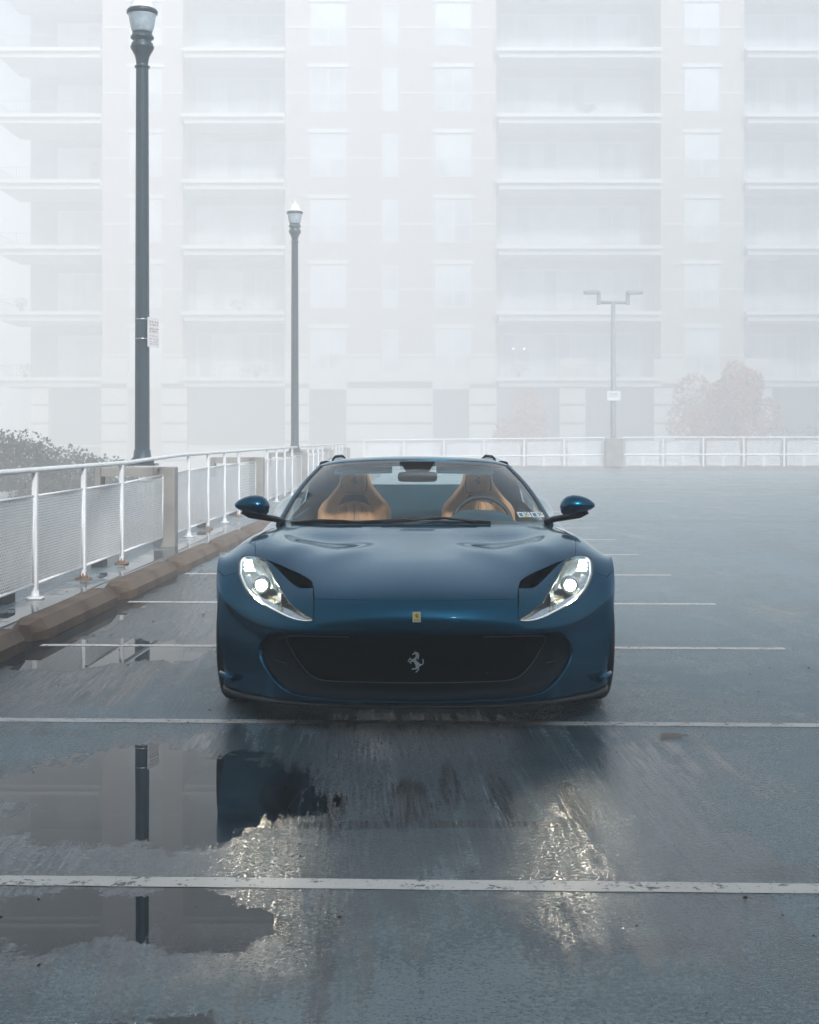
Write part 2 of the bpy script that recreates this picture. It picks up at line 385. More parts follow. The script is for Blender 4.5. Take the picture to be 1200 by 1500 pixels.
for k in range(-3, 19):
    y = Y0 + k * PITCH; w = .048 if k == 0 else .043
    nseg = 60; top = []; bot = []
    for i in range(nseg + 1):
        x = XL + .02 + (XR - XL - .02) * i / nseg
        a = G(x, y + w + random.uniform(-.003, .003)); b = G(x, y - w + random.uniform(-.003, .003))
        top.append((a[0], a[1], .0015)); bot.append((b[0], b[1], .0015))
    m.grid([bot, top], smooth=False)
# the row of stalls on the far side of the aisle
for k in range(3, 19):
    y = Y0 + k * PITCH
    m.grid([[(*G(x, y - .045), .004) for x in (9.2, 14.0)], [(*G(x, y + .045), .004) for x in (9.2, 14.0)]], smooth=False)
tag(m.build('parking_lines', LM), kind='structure')
# thin sealed joints in the slab
jm = mat('joint_sealant', (.17, .175, .18), .5, coat=.3)
m = MB()
for x in (15.2,):
    m.grid([[(*G(x - .05, y), .003) for y in np.linspace(-8, 59, 30)], [(*G(x + .05, y), .003) for y in np.linspace(-8, 59, 30)]], smooth=False)
for y in (23.2, 37.6, 52):
    m.grid([[(*G(x, y - .03), .003) for x in np.linspace(-2, 40, 30)], [(*G(x, y + .03), .003) for x in np.linspace(-2, 40, 30)]], smooth=False)
tag(m.build('slab_joints', jm), kind='structure')

# grit and crumbs on the deck
m = MB()
for i in range(170):
    if i < 110: y = random.uniform(2.6, 9.5); x = random.uniform(-.32, .32) * y
    else: y = random.uniform(9, 24); x = random.uniform(-.30, .34) * y
    if i % 3 == 0: y = random.uniform(7.5, 17); x = random.uniform(-2.35, -1.6)
    s = random.uniform(.0025, .006) * (1 + y / 14)
    a = random.uniform(0, 6.3)
    pts = [(x + s * math.cos(a + k * 1.26) * random.uniform(.6, 1.3), y + s * math.sin(a + k * 1.26) * random.uniform(.6, 1.3)) for k in range(5)]
    m.add([(px, py, .001) for px, py in pts] + [(x, y, s * .8)], [(k, (k + 1) % 5, 5) for k in range(5)])
tag(m.build('deck_grit', mat('dark_grit', (.02, .018, .016), .7, noise=.5, scale=30)), kind='stuff')
# fallen leaf
lf = MB(); x, y = PX(980, 1080, 2800 / 438).xy
pts = []
for k in range(14):
    a = 2 * math.pi * k / 14; r_ = .045 * (1 + .45 * math.cos(3 * a) * (1 if k % 2 else .6))
    pts.append((x + r_ * math.cos(a) * 1.1, y + r_ * math.sin(a), .006 + .008 * abs(math.sin(a * 1.5))))
lf.add(pts + [(x, y, .012)], [(k, (k + 1) % 14, 14) for k in range(14)], True)
lf.tube([(x + .04, y, .01), (x + .09, y + .02, .006)], .0018, 5)
tag(lf.build('fallen_leaf', mat('brown_leaf', (.16, .10, .055), .5, noise=.3, scale=60), loc=(x, y, 0)), 'small curled brown leaf lying on wet concrete right of the car', 'leaf')

# ------------------------------------------------------------------ wheel stops
def stop_mat():
    m, t, p = newmat('brown_stained_concrete')
    tc = N(t, 'ShaderNodeTexCoord'); co = tc.outputs['Object']
    a = noise(t, co, 2.2, 6, .65); b_ = noise(t, co, 45, 5, .7)
    c = mixc(t, mrange(t, a.outputs['Fac'], .35, .65), (.085, .058, .042), (.18, .128, .092))
    c = mixc(t, mth(t, 'MULTIPLY', mrange(t, b_.outputs['Fac'], .5, .7), .5), c, (.17, .135, .105))
    L(t, c, p.inputs['Base Color']); p.inputs['Roughness'].default_value = .7
    p.inputs['Coat Weight'].default_value = .08; p.inputs['Coat Roughness'].default_value = .3; p.inputs['Specular IOR Level'].default_value = .2
    b = N(t, 'ShaderNodeBump', Distance=.008, Strength=.6); L(t, b_.outputs['Fac'], b.inputs['Height']); L(t, b.outputs['Normal'], p.inputs['Normal'])
    return m
SM = stop_mat()
def stop_mesh(x, yc, ln=2.22):
    m = MB()
    sec = [(-.125, 0), (-.125, .068), (-.07, .138), (.07, .138), (.125, .068), (.125, 0)]
    ends = []
    for (yy, sc) in ((-ln / 2, .42), (-ln / 2 + .15, 1), (ln / 2 - .15, 1), (ln / 2, .42)):
        ends.append([(*G(x + sx * sc, yc + yy), .002 + sz * (1 if sc == 1 else .82)) for sx, sz in sec])
    m.grid(ends, smooth=False)
    m.f += [tuple(range(5, -1, -1)), tuple(range(18, 24))]; m.sm += [False, False]
    return m
ordn = ['first', 'second', 'third', 'fourth', 'fifth', 'sixth', 'seventh', 'eighth', 'ninth', 'tenth', 'eleventh', 'twelfth', 'thirteenth', 'fourteenth', 'fifteenth', 'sixteenth', 'seventeenth', 'eighteenth']
XS = XL - .13
for k in range(-2, 19):
    yc = Y0 + (k + .5) * PITCH; o = G(XS, yc)
    st = stop_mesh(XS, yc).build('wheel_stop', SM, loc=(o[0], o[1], 0))
    kk = k - 1
    lab = ('dark brown concrete wheel stop cut off by the left edge of the photo' if kk == 0 else
           'brown concrete wheel stop, %s whole one from the left photo edge' % ordn[kk - 1] if 0 < kk else
           'brown concrete wheel stop on the deck %s behind the photo edge' % ('just' if kk == -1 else 'far' if kk == -2 else 'farthest'))
    tag(st, lab, 'wheel stop', 'wheel stops in a row below the railing')

# ------------------------------------------------------------------ railings
def strand_mesh(Lm, Hm, dx=.042, dz=.0235, w=.0135):
    """expanded-metal infill in its own plane: rows of zigzag strands, 3 mm thick, in x = 0..Lm, z = 0..Hm"""
    m = MB(); rows = int(Hm / dz); cols = int(Lm / (dx / 2))
    for r_ in range(rows):
        z0 = dz * (r_ + .5); pts = []
        for c_ in range(cols + 1):
            s = 1 if (c_ + r_) % 2 else -1
            pts.append((c_ * dx / 2, z0 + s * dz * .36))
        P = [[(x, -.0015, z - w / 2) for x, z in pts], [(x, -.0015, z + w / 2) for x, z in pts]]
        m.grid(P, smooth=False)
        P = [[(x, .0015, z + w / 2) for x, z in pts], [(x, .0015, z - w / 2) for x, z in pts]]
        m.grid(P, smooth=False)
    return m
_strand = {}
def infill(Lm, Hm, parent, a, b, z0a, z0b, coarse=False, sag=None):
    """mesh panel from plan point a to plan point b (its own mesh, sheared to the rail)"""
    key = (round(Lm, 2), round(Hm, 2), coarse)
    if key not in _strand: _strand[key] = strand_mesh(Lm, Hm, .042 * (2 if coarse else 1), .0235 * (2 if coarse else 1), .0135 * (1.9 if coarse else 1))
    src = _strand[key]; m = MB()
    d = Vector((b[0] - a[0], b[1] - a[1], 0)); nrm = Vector((-d.y, d.x, 0)).normalized()
    vs = []
    for (x, yv, z) in src.v:
        u = x / Lm; bulge = (sag or 0) * math.sin(math.pi * u) * math.sin(math.pi * z / Hm)
        wv = .006 * math.sin(7 * u + z * 5)
        q = Vector((a[0], a[1], 0)) + d * u + nrm * (yv + bulge + wv)
        vs.append((q.x, q.y, z0a + (z0b - z0a) * u + z))
    m.add(vs, src.f); return m.build('mesh_panel', M['white_metal'], parent)
def rail_h(y):
    # the top rail steps up a little past the first pillar
    return 1.075 + .045 * min(1, max(0, (y - 15.4) / 3.2)) + .0006 * max(0, y - 19)
CONC = mat('weathered_concrete', (.26, .245, .225), .75, noise=.22, scale=3, bump=.35, bscale=35)
def left_section(y0, y1, posts, label):
    root = empty('railing', (fx((y0 + y1) / 2), (y0 + y1) / 2, 0), label, 'railing', 'white mesh railings along the left edge')
    ys = list(np.linspace(y0, y1, 9))
    MB().tube([(fx(y), y, rail_h(y)) for y in ys], .024, 12, cap=False).build('top_rail', M['white_metal'], root)
    for y in posts:
        x = fx(y); m = MB()
        m.bbox(x - .022, x + .022, y - .03, y + .03, .015, rail_h(y) - .02, .005)
        pm = m.build('post', M['white_metal'], root)
        b = MB(); b.bbox(x - .07, x + .07, y - .06, y + .06, .003, .018, .006); b.lathe([(.045, .018), (.035, .035), (.03, .07)], (x, y, 0), 10)
        b.build('base_plate', M['white_metal'] if int(y * 10) % 3 == 1 else M['rust'], pm)
    edges = [y0 + .16] + list(posts) + [y1 - .16]
    for a, b in zip(edges[:-1], edges[1:]):
        if b - a < .3: continue
        a2, b2 = a + .05, b - .05
        z0 = .125; zt = lambda y: rail_h(y) - .215
        xa, xb = fx(a2), fx(b2)
        hm = zt((a + b) / 2) - z0
        fr = MB()
        for z_a, z_b in ((z0, z0), (zt(a2), zt(b2))): fr.tube([(xa, a2, z_a), (xb, b2, z_b)], .011, 6)
        for yy in (a2, b2): fr.tube([(fx(yy), yy, z0), (fx(yy), yy, zt(yy))], .009, 6)
        fr.build('panel_frame', M['white_metal'], root)
        infill(b2 - a2, hm, root, (xa, a2), (xb, b2), z0, z0, coarse=(a > 24), sag=(.05 if 13.5 < a < 14.5 else .012))
    return root
PIL = [17.7 + 9.1 * k for k in range(-2, 5)]
names = {-1: 'white mesh railing farthest behind the left photo edge, out of frame', 0: 'white mesh railing just before the left photo edge, out of frame', 1: 'nearest white mesh railing, running from the left photo edge to the nearest concrete pillar',
         2: 'white mesh railing between the first and second visible concrete pillars', 3: 'white mesh railing between the second and third concrete pillars',
         4: 'white mesh railing between the third and fourth concrete pillars', 5: 'farthest white mesh railing on the left edge, ending at the back corner'}
for k, p0 in enumerate(PIL[:-1]):
    left_section(p0, PIL[k + 1], [p0 + 1.65 * j for j in range(1, 5)], names[k])
DN = ['near', 'far']
for k, y in enumerate(PIL):
    x = fx(y)
    root = empty('concrete_pillar', (x, y, 0), ['concrete pillar outside the left of the photo', 'second concrete pillar outside the left photo edge', 'streaked square concrete pillar beside the near tall lamp post',
                 'concrete pillar behind the car mirror, second from the front', 'concrete pillar beside the far faded lamp post', 'foggy fourth concrete pillar of the left railing', 'faint concrete pillar at the back left corner'][k], 'pillar', 'concrete pillars in the left railing')
    m = MB(); m.bbox(x - .13, x + .13, y - .13, y + .13, .002, .985, .012); m.build('shaft', CONC, root)
    m = MB(); m.bbox(x - .78, x - .133, y - .15, y + .15, .87, .985, .012); m.bbox(x - .86, x - .782, y - .15, y + .15, .62, .985, .012)
    m.build('lamp_bracket', CONC, root)
# stub blocks at the deck edge under the panels
m = MB()
for k in range(16):
    y = 5.0 + 3.3 * k; x = fx(y) - .17
    m.box(x - .06, x + .06, y - .12, y + .12, .001, .11)
tag(m.build('deck_edge_upstands', mat('dark_upstand', (.05, .055, .06), .6)), kind='structure')

# back railing
def bl(t): return (-2.30 + t * 44, 60.0 - t * .9)       # back line in plan, t 0..1
def back_section(t0, t1, label):
    a, b = bl(t0), bl(t1); c = ((a[0] + b[0]) / 2, (a[1] + b[1]) / 2)
    root = empty('railing', (c[0], c[1], 0), label, 'railing', 'white railings across the back of the deck')
    Lm = b[0] - a[0]; n_ = max(1, round(Lm / 1.7))
    def q(u): return (a[0] + (b[0] - a[0]) * u, a[1] + (b[1] - a[1]) * u)
    zt = 1.40; h0 = lambda X: 1.25 + .13 * min(1, max(0, (X + 2.3) / 12))
    MB().tube([(*q(u), h0(q(u)[0])) for u in np.linspace(0, 1, 8)], .03, 8, cap=False).build('top_rail', M['white_metal'], root)
    MB().tube([(*q(u), h0(q(u)[0]) - .72) for u in np.linspace(0, 1, 8)], .035, 8, cap=False).build('middle_rail', M['white_metal'], root)
    for k in range(n_ + 1):
        x, y = q(k / n_); z = h0(x)
        MB().bbox(x - .035, x + .035, y - .03, y + .03, .16, z - .03, .008).build('post', M['white_metal'], root)
        if k < n_:
            x1, y1 = q((k + 1) / n_); fr = MB(); g = .13
            zt_, zb = z - .16, .22
            pts = [(x + g, y, zb), (x1 - g, y1, zb), (x1 - g, y1, zt_), (x + g, y, zt_)]
            fr.tube(pts, .018, 6, closed=True)
            xm = (x + x1) / 2; fr.box(xm - .05, xm + .05, y - .02, y + .02, .16, z - .74)
            fr.build('panel_frame', M['white_metal'], root)
            infill(x1 - x - 2 * g, zt_ - zb, root, (x + g, y), (x1 - g, y1), zb, zb, coarse=True)
    return root
tb = lambda X: (X + 2.30) / 44
PB = [-2.3, 8.55, 19.4, 30.3, 41.2]
for k in range(4):
    back_section(tb(PB[k] + .385), tb(PB[k + 1] - .385), ['white back railing behind the car roof, left of the faint twin-headed lamp post', 'white back railing right of the faint twin-headed lamp post',
                 'white back railing outside the right of the photo', 'last white back railing far outside the right of the photo'][k])
m = MB(); a, b = bl(0), bl(1)
m.add([(a[0] - .3, a[1] - .18, 0.002), (b[0], b[1] - .18, 0.002), (b[0], b[1] + .25, .002), (a[0] - .3, a[1] + .25, .002), (a[0] - .3, a[1] - .18, .16), (b[0], b[1] - .18, .16), (b[0], b[1] + .25, .16), (a[0] - .3, a[1] + .25, .16)],
      [(0, 1, 5, 4), (1, 2, 6, 5), (2, 3, 7, 6), (3, 0, 4, 7), (4, 5, 6, 7)])
tag(m.build('back_kerb', CONC), kind='structure')
for k, X in enumerate(PB[1:4]):
    x, y = bl(tb(X)); m = MB(); m.bbox(x - .38, x + .38, y - .3, y + .3, .17, 1.33, .02)
    tag(m.build('concrete_pillar', CONC, loc=(x, y, 0)), ['wide concrete pillar in the back railing under the faint twin-headed lamp post', 'wide concrete pillar in the back railing outside the right of the photo', 'farthest right wide concrete pillar of the back railing'][k], 'pillar', 'concrete pillars in the back railing')

# ------------------------------------------------------------------ lamp posts
def lamp(x, y, name_label):
    S_ = 18.3 / 2090
    Z = lambda py: H + (642 - py) * S_
    root = empty('lamp_post', (x, y, 0), name_label, 'lamp post', 'dark lamp posts outside the left railing')
    zb = .99
    m = MB(); m.bbox(x - .19, x + .19, y - .15, y + .15, zb, zb + .03, .01); m.lathe([(.15, zb + .03), (.15, zb + .07), (.115, zb + .11), (.105, zb + .2)], (x, y, 0), 24)
    m.build('base', M['pole'], root)
    # fluted, tapering shaft
    m = MB(); prof = []; n_ = 32; rings = 14; vs = []; fs = []
    for i in range(rings):
        f = i / (rings - 1); z = zb + .15 + (Z(99) - zb - .15) * f; r_ = .097 - .016 * f
        for k in range(n_):
            rr = r_ * (1 - (.035 if k % 2 else 0)); an = 2 * math.pi * k / n_
            vs.append((x + rr * math.cos(an), y + rr * math.sin(an), z))
    for i in range(rings - 1):
        for k in range(n_): fs.append((i * n_ + k, i * n_ + (k + 1) % n_, (i + 1) * n_ + (k + 1) % n_, (i + 1) * n_ + k))
    m.add(vs, fs, True).build('shaft', M['pole'], root)
    m = MB(); m.lathe([(.078, Z(100)), (.096, Z(99.4)), (.096, Z(97)), (.075, Z(96.5)), (.076, Z(94)), (.082, Z(88)), (.095, Z(82)), (.129, Z(75)), (.142, Z(72.5)), (.150, Z(70)), (.150, Z(68)), (.137, Z(66)), (.137, Z(64)), (.108, Z(60.7)), (.108, Z(60)), (.145, Z(57)), (.150, Z(55.5)), (.148, Z(54)), (.131, Z(52)), (.126, Z(48.5))], (x, y, 0), 32)
    m.build('capital', M['pole'], root)
    m = MB(); m.lathe([(.124, Z(48.6)), (.135, Z(45)), (.150, Z(40)), (.160, Z(34)), (.168, Z(28)), (.180, Z(22)), (.184, Z(20))], (x, y, 0), 32)
    m.build('globe', M['lamp_glass'], root)
    m = MB(); m.lathe([(.186, Z(21.5)), (.198, Z(20)), (.200, Z(16.5)), (.178, Z(14))], (x, y, 0), 32); m.build('rim', M['pole'], root)
    m = MB(); m.lathe([(.178, Z(14)), (.165, Z(12.5)), (.158, Z(10)), (.140, Z(8.5)), (.132, Z(6.5)), (.128, Z(4)), (.10, Z(-2)), (.05, Z(-7)), (.02, Z(-8)), (.022, Z(-11)), (.012, Z(-13)), (.004, Z(-19))], (x, y, 0), 32)
    m.build('cap', M['white_metal'], root)
    return root
lamp(Xp(208.5, 18.3), 18.3, 'tall dark teal lamp post with a small white sign strapped to it')
l2 = lamp(Xp(432, 34.6), 34.6, 'paler second lamp post in the fog, left of the car roof, without any sign')
# the sign strapped to the near lamp
x, y = Xp(208.5, 18.3), 18.3; zs = 2.70
root = empty('parking_sign', (x + .1, y - .03, zs), 'small white notice with dark reddish writing strapped to the near lamp post', 'sign')
ang = R(72); c0 = Vector((x + .088, y - .10, zs)); d = Vector((math.cos(ang), math.sin(ang), 0)); nn = Vector((d.y, -d.x, 0))
Msg = Matrix(((d.x, -nn.x, 0, c0.x), (d.y, -nn.y, 0, c0.y), (0, 0, 1, c0.z), (0, 0, 0, 1)))
m = MB(); m.bbox(0, .31, 0, .004, -.19, .19, .002, Msg); m.build('plate', M['sign'], root)
m = MB()
rowsx = [(.135, [.05, .11, .19, .25]), (.098, [.06, .13, .18, .24]), (.045, [.05, .10, .15, .21, .25]), (.012, [.05, .12, .17, .22]), (-.045, [.06, .12, .2]), (-.085, [.05, .09, .16, .23]), (-.12, [.07, .15, .21]), (-.15, [.06, .1, .18, .24])]
for i, (z, xs) in enumerate(rowsx):
    h_ = .010 if i < 4 else .006
    for x0 in [v + o_ for v in xs for o_ in (0, .018)]: m.box(x0, x0 + .011, -.003, -.001, z - h_, z + h_, Msg)
m.build('lettering', M['sign_ink'], root)
m = MB()
for z in (zs + .165, zs - .085): m.lathe([(.0975, z - .008), (.0985, z - .008), (.0985, z + .008), (.0975, z + .008)], (x, y, 0), 28, ends=False)
m.build('strap', M['steel'], root)

# twin-headed lamp far back
x, y = Xp(898.5, 61), 61.0
root = empty('lamp_post', (x, y, 0), 'faint grey twin-headed lamp post far back in the fog, right of the car', 'lamp post')
gp = mat('grey_post_paint', (.27, .28, .29), .5)
zt = Zp(443, 61)
MB().lathe([(.14, GROUND_Z), (.12, 2), (.09, zt)], (x, y, 0), 14).build('shaft', gp, root)
MB().tube([(x - .60, y, zt), (x + .60, y, zt)], .075, 10).build('crossbar', gp, root)
for s in (-1, 1):
    m = MB(); m.bbox(x + s * .62 - .08, x + s * .62 + .08, y - .08, y + .08, zt - .10, zt + .44, .02); m.build('arm', gp, root)
    m = MB(); c_ = x + s * .92; m.bbox(c_ - .34, c_ + .34, y - .2, y + .2, zt + .36, zt + .50, .03); m.build('lamp_head', gp, root)
zs = Zp(580, 61)
r2 = empty('notice_sign', (x, y - .14, zs), 'small white sign mounted on the faint twin-headed lamp post', 'sign')
m = MB(); m.bbox(x - .29, x + .29, y - .16, y - .14, zs - .2, zs + .2, .01); m.build('plate', M['sign'], r2)
m = MB()
for z, a_, b_ in ((.11, -.18, .18), (.05, -.22, .14), (-.02, -.2, .2)): m.box(x + a_, x + b_, y - .165, y - .162, zs + z - .012, zs + z + .012)
m.build('lettering', gp, r2)
# ================================================================== APARTMENT BUILDING IN THE FOG
BD = 122.0
def bx_(px): return Xp(px, BD)
def bz_(py): return Zp(py, BD)
def brick_mat():
    m, t, p = newmat('brown_brick')
    tc = N(t, 'ShaderNodeTexCoord'); mp = N(t, 'ShaderNodeMapping'); mp.inputs['Rotation'].default_value = (R(90), 0, 0); L(t, tc.outputs['Object'], mp.inputs['Vector'])
    b = N(t, 'ShaderNodeTexBrick', Scale=1.0); b.inputs['Brick Width'].default_value = .5; b.inputs['Row Height'].default_value = .16; b.inputs['Mortar Size'].default_value = .02
    b.inputs['Color1'].default_value = (.34, .28, .26, 1); b.inputs['Color2'].default_value = (.39, .335, .31, 1); b.inputs['Mortar'].default_value = (.42, .40, .38, 1)
    L(t, mp.outputs[0], b.inputs['Vector']); L(t, b.outputs['Color'], p.inputs['Base Color']); p.inputs['Roughness'].default_value = .85
    return m
BR = brick_mat()
ST = mat('pale_limestone', (.52, .50, .48), .8, noise=.06, scale=.6)
STJ = mat('dark_stone_joint', (.03, .03, .035), .8)
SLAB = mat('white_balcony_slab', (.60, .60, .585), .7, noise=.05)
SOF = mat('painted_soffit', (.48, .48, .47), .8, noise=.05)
RAIL = mat('balcony_rail_grey', (.30, .32, .34), .5)
WF = mat('white_window_frame', (.62, .62, .62), .4, noise=.02)
BLIND = mat('pale_blind_glass', (.55, .58, .60), .3, coat=.5, noise=.1, scale=.7)
DARKG = mat('dim_window_glass', (.42, .44, .45), .3, coat=.4, noise=.3, scale=.5)
BACKW = mat('recess_wall_brick', (.42, .38, .36), .85, noise=.15, scale=1)
GAR = mat('dark_garage_opening', (.03, .03, .035), .8)
bld = empty('apartment_building', (0, BD + 6, GROUND_Z), 'tall brick apartment building with white balcony slabs, fading into fog behind the deck', 'building')
SLY = [553 - 96 * k for k in range(0, 7)]           # balcony slab tops, photo rows
TOPZ = bz_(-118)
BZ = GROUND_Z
piers = [(150, 268), (418, 727), (968, 1090), (1330, 1480)]
rec = [(45, 150), (268, 418), (727, 968), (1090, 1330)]
RD = 3.4
m = MB()
for a, b in piers: m.box(bx_(a), bx_(b), BD, BD + 14, BZ + .01, TOPZ)
m.build('brick_wall', BR, bld)
m = MB()
for a, b in rec:
    rd = 6.2 if a == 45 else RD
    xa = Xp(a, BD + rd) if a == 45 else bx_(a)
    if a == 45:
        MB().box(xa + .003, bx_(b) - .003, BD + rd, BD + 13.9, BZ + .02, TOPZ - .05).build('recess_wall', mat('haze_toned_corner_brick', (.13, .14, .16), .85, noise=.1, scale=1), bld)  # brick darkened in its colour, as if less haze lay over the left bay
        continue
    m.box(xa + .003, bx_(b) - .003, BD + rd, BD + 13.9, BZ + .02, TOPZ - .05)
m.build('recess_wall', BACKW, bld)
m = MB(); m.box(bx_(45) - .6, bx_(1480) + .4, BD - .5, BD + 14.4, TOPZ, TOPZ + .7); m.build('roof_cornice', SLAB, bld)
# slabs, soffit beams, railings, glazing doors
for k, ys in enumerate(SLY):
    z = bz_(ys)
    for a, b in rec:
        rd = 6.2 if a == 45 else RD
        a2 = -2 if a == 45 else a
        xa, xb = bx_(a2), bx_(b)
        if a == 45 and k == 0: pass
        s = MB(); s.box(xa + .004, xb - .004, BD - .9, BD + rd - .004, z - .30, z); so = s.build('balcony_slab', SLAB, bld)
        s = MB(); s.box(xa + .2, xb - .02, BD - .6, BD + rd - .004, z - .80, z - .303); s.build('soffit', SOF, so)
        # railing
        g = MB(); yr = BD - .82; x_ = xa + .06
        zr = z + 1.05
        g.box(xa + .02, xb - .02, yr - .025, yr + .025, zr - .05, zr); g.box(xa + .02, xb - .02, yr - .02, yr + .02, z + .10, z + .14)
        nb = int((xb - xa) / .28)
        for i in range(nb + 1):
            xx = xa + .05 + (xb - xa - .1) * i / nb; w_ = .03 if i % 6 == 0 else .012
            g.box(xx - w_, xx + w_, yr - .012, yr + .012, z + .141, zr - .051)
        if a == 45:
            g.box(xa + .02, xa + .07, yr + .03, BD + rd - .1, zr - .05, zr)
            for i in range(16):
                yy = yr + .1 + i * .33; g.box(xa + .03, xa + .06, yy - .012, yy + .012, z + .01, zr - .051)
        g.build('balcony_railing', RAIL, so)
        # glazed doors in the recess
        yw = BD + rd; zt_ = z + 2.55 * BD / 80
        if a == 45: x0, x1 = Xp(86, yw), bx_(b) - .2
        else: x0, x1 = bx_(a) + .75, bx_(b) - (.3 if a == 268 else 1.3)
        npn = max(2, round((x1 - x0) / 1.25))
        fr = MB(); fr.box(x0 - .1, x1 + .1, yw - .10, yw - .02, zt_, zt_ + .14)
        for i in range(npn + 1):
            xx = x0 + (x1 - x0) * i / npn; fr.box(xx - .055, xx + .055, yw - .10, yw - .02, z + .02, zt_ - .003)
        fo = fr.build('window', WF, bld)
        for tone in (BLIND, DARKG):
            rr_ = random.Random(k * 31 + a)
            for i in range(npn):
                bright = rr_.random() < .55
                if (tone is BLIND) == bright:
                    pn = MB(); pn.box(x0 + (x1 - x0) * i / npn + .06, x0 + (x1 - x0) * (i + 1) / npn - .06, yw - .07, yw - .01, z + .03, zt_ - .004); pn.build('pane', tone, fo)
# windows in the brick bays
WIN = [(190, 237), (455, 507), (560, 583), (638, 690), (1003, 1053), (1380, 1430)]
for k in range(-1, 6):
    top = 389 - 96 * k + (0); yt = top
    if k == -1: yt = 483
    zt_, zm, zb = bz_(yt), bz_(yt + 36), bz_(yt + 62)
    for j, (a, b) in enumerate(WIN):
        xa, xb = bx_(a), bx_(b); rr_ = random.Random(k * 17 + j)
        f_ = MB(); w_ = .07
        f_.box(xa, xb, BD - .06, BD - .003, zt_ - w_, zt_); f_.box(xa, xb, BD - .06, BD - .003, zb, zb + w_)
        f_.box(xa, xa + w_, BD - .06, BD - .003, zb + w_, zt_ - w_); f_.box(xb - w_, xb, BD - .06, BD - .003, zb + w_, zt_ - w_)
        if b - a > 30: f_.box((xa + xb) / 2 - .08, (xa + xb) / 2 + .08, BD - .058, BD - .004, zb + w_, zt_ - w_)
        f_.box(xa + w_, xb - w_, BD - .055, BD - .004, zm - .05, zm + .05)
        fo = f_.build('window', WF, bld)
        p_ = MB(); p_.box(xa + w_, xb - w_, BD - .03, BD - .002, zm + .05, zt_ - w_); p_.build('pane', BLIND if rr_.random() < .72 else DARKG, fo)
        p_ = MB(); p_.box(xa + w_, xb - w_, BD - .028, BD - .0025, zb + w_, zm - .05); p_.build('pane', DARKG if rr_.random() < .8 else BLIND, fo)
        if b - a > 30:
            l_ = MB(); l_.box(xa - .22, xb + .22, BD - .16, BD - .005, zt_ + .12, zt_ + .46); l_.build('lintel', SLAB, fo)
# string courses between the windows
for k in range(-1, 6):
    z = bz_(424 - 96 * k)
    for a, b in ((151, 187), (240, 267), (419, 452), (510, 557), (586, 635), (693, 726), (969, 1000), (1056, 1089)): m = MB(); m.box(bx_(a), bx_(b), BD - .07, BD - .001, z - .07, z + .07); m.build('string_course', SLAB, bld)
# stone base with dark joints, and the garage openings
cols_ = [(46, 72), (150, 187), (237, 275), (418, 453), (508, 634), (687, 727), (820, 857), (957, 1000), (1090, 1130), (1290, 1330)]
for a, b in cols_:
    m = MB(); jn = MB()
    y0_ = BD - .35; xa, xb = bx_(a), bx_(b)
    edges = [526, 567, 593, 620, 647, 674, 701, 728, 755, 786]
    if a in (508,):
        m.box(bx_(508), bx_(557), y0_, BD - .004, bz_(559), bz_(526)); m.box(bx_(585), bx_(634), y0_, BD - .004, bz_(559), bz_(526)); m.box(bx_(557) + .004, bx_(585) - .004, y0_ + .1, BD - .004, bz_(559), bz_(543))
    elif a == 46: xa = bx_(46)
    else: m.box(xa, xb, y0_, BD - .004, bz_(562), bz_(526))
    for e0, e1 in zip(edges[1:-1], edges[2:]):
        z1, z0_ = bz_(e0 + 2), bz_(e1 - 1.5)
        m.box(xa, xb, y0_, BD - .004, max(z0_, GROUND_Z + .05), z1)
    m.build('stone_pier', ST, bld)
    jn.box(xa + .08, xb - .08, y0_ + .12, BD - .006, GROUND_Z + .04, bz_(560)); jn.build('stone_joints', STJ, bld)
for a, b in ((187, 237), (453, 508), (634, 687), (1000, 1090)): m = MB(); m.box(bx_(a) + .004, bx_(b) - .004, BD - .22, BD - .004, bz_(570), bz_(544 if a != 453 else 540)); m.build('stone_band', ST, bld)
for a, b in ((453.5, 507.5), (634.5, 686.5)):
    m = MB(); m.box(bx_(a), bx_(b), BD - .05, BD - .001, GROUND_Z + .03, bz_(571)); m.build('garage_opening', GAR, bld)
for a, b in ((276, 417), (728, 819), (858, 956), (1131, 1289), (73, 149)):
    m = MB(); m.box(bx_(a), bx_(b), BD + .4, BD + .5, GROUND_Z + .03, bz_(567)); m.build('garage_opening', GAR, bld)
for a, b in ((276, 417), (73, 149)): m = MB(); m.box(bx_(a), bx_(b), BD - .1, BD + .2, bz_(652) - .12, bz_(652)); m.build('stone_band', ST, bld)
m = MB()
m.box(bx_(276), bx_(417), BD - .2, BD + .3, GROUND_Z + .03, bz_(655)); m.build('stone_band', ST, bld)
# two lit lamps on the lowest right balcony
for px in (752, 768):
    p_ = PX(px, 511, BD + 2.2); m = MB(); m.lathe([(.01, -.09), (.08, -.05), (.09, 0), (.07, .06), (.01, .09)], tuple(p_), 10); m.build('wall_light', emis('balcony_light', (1, .97, .92), 2.5), bld)
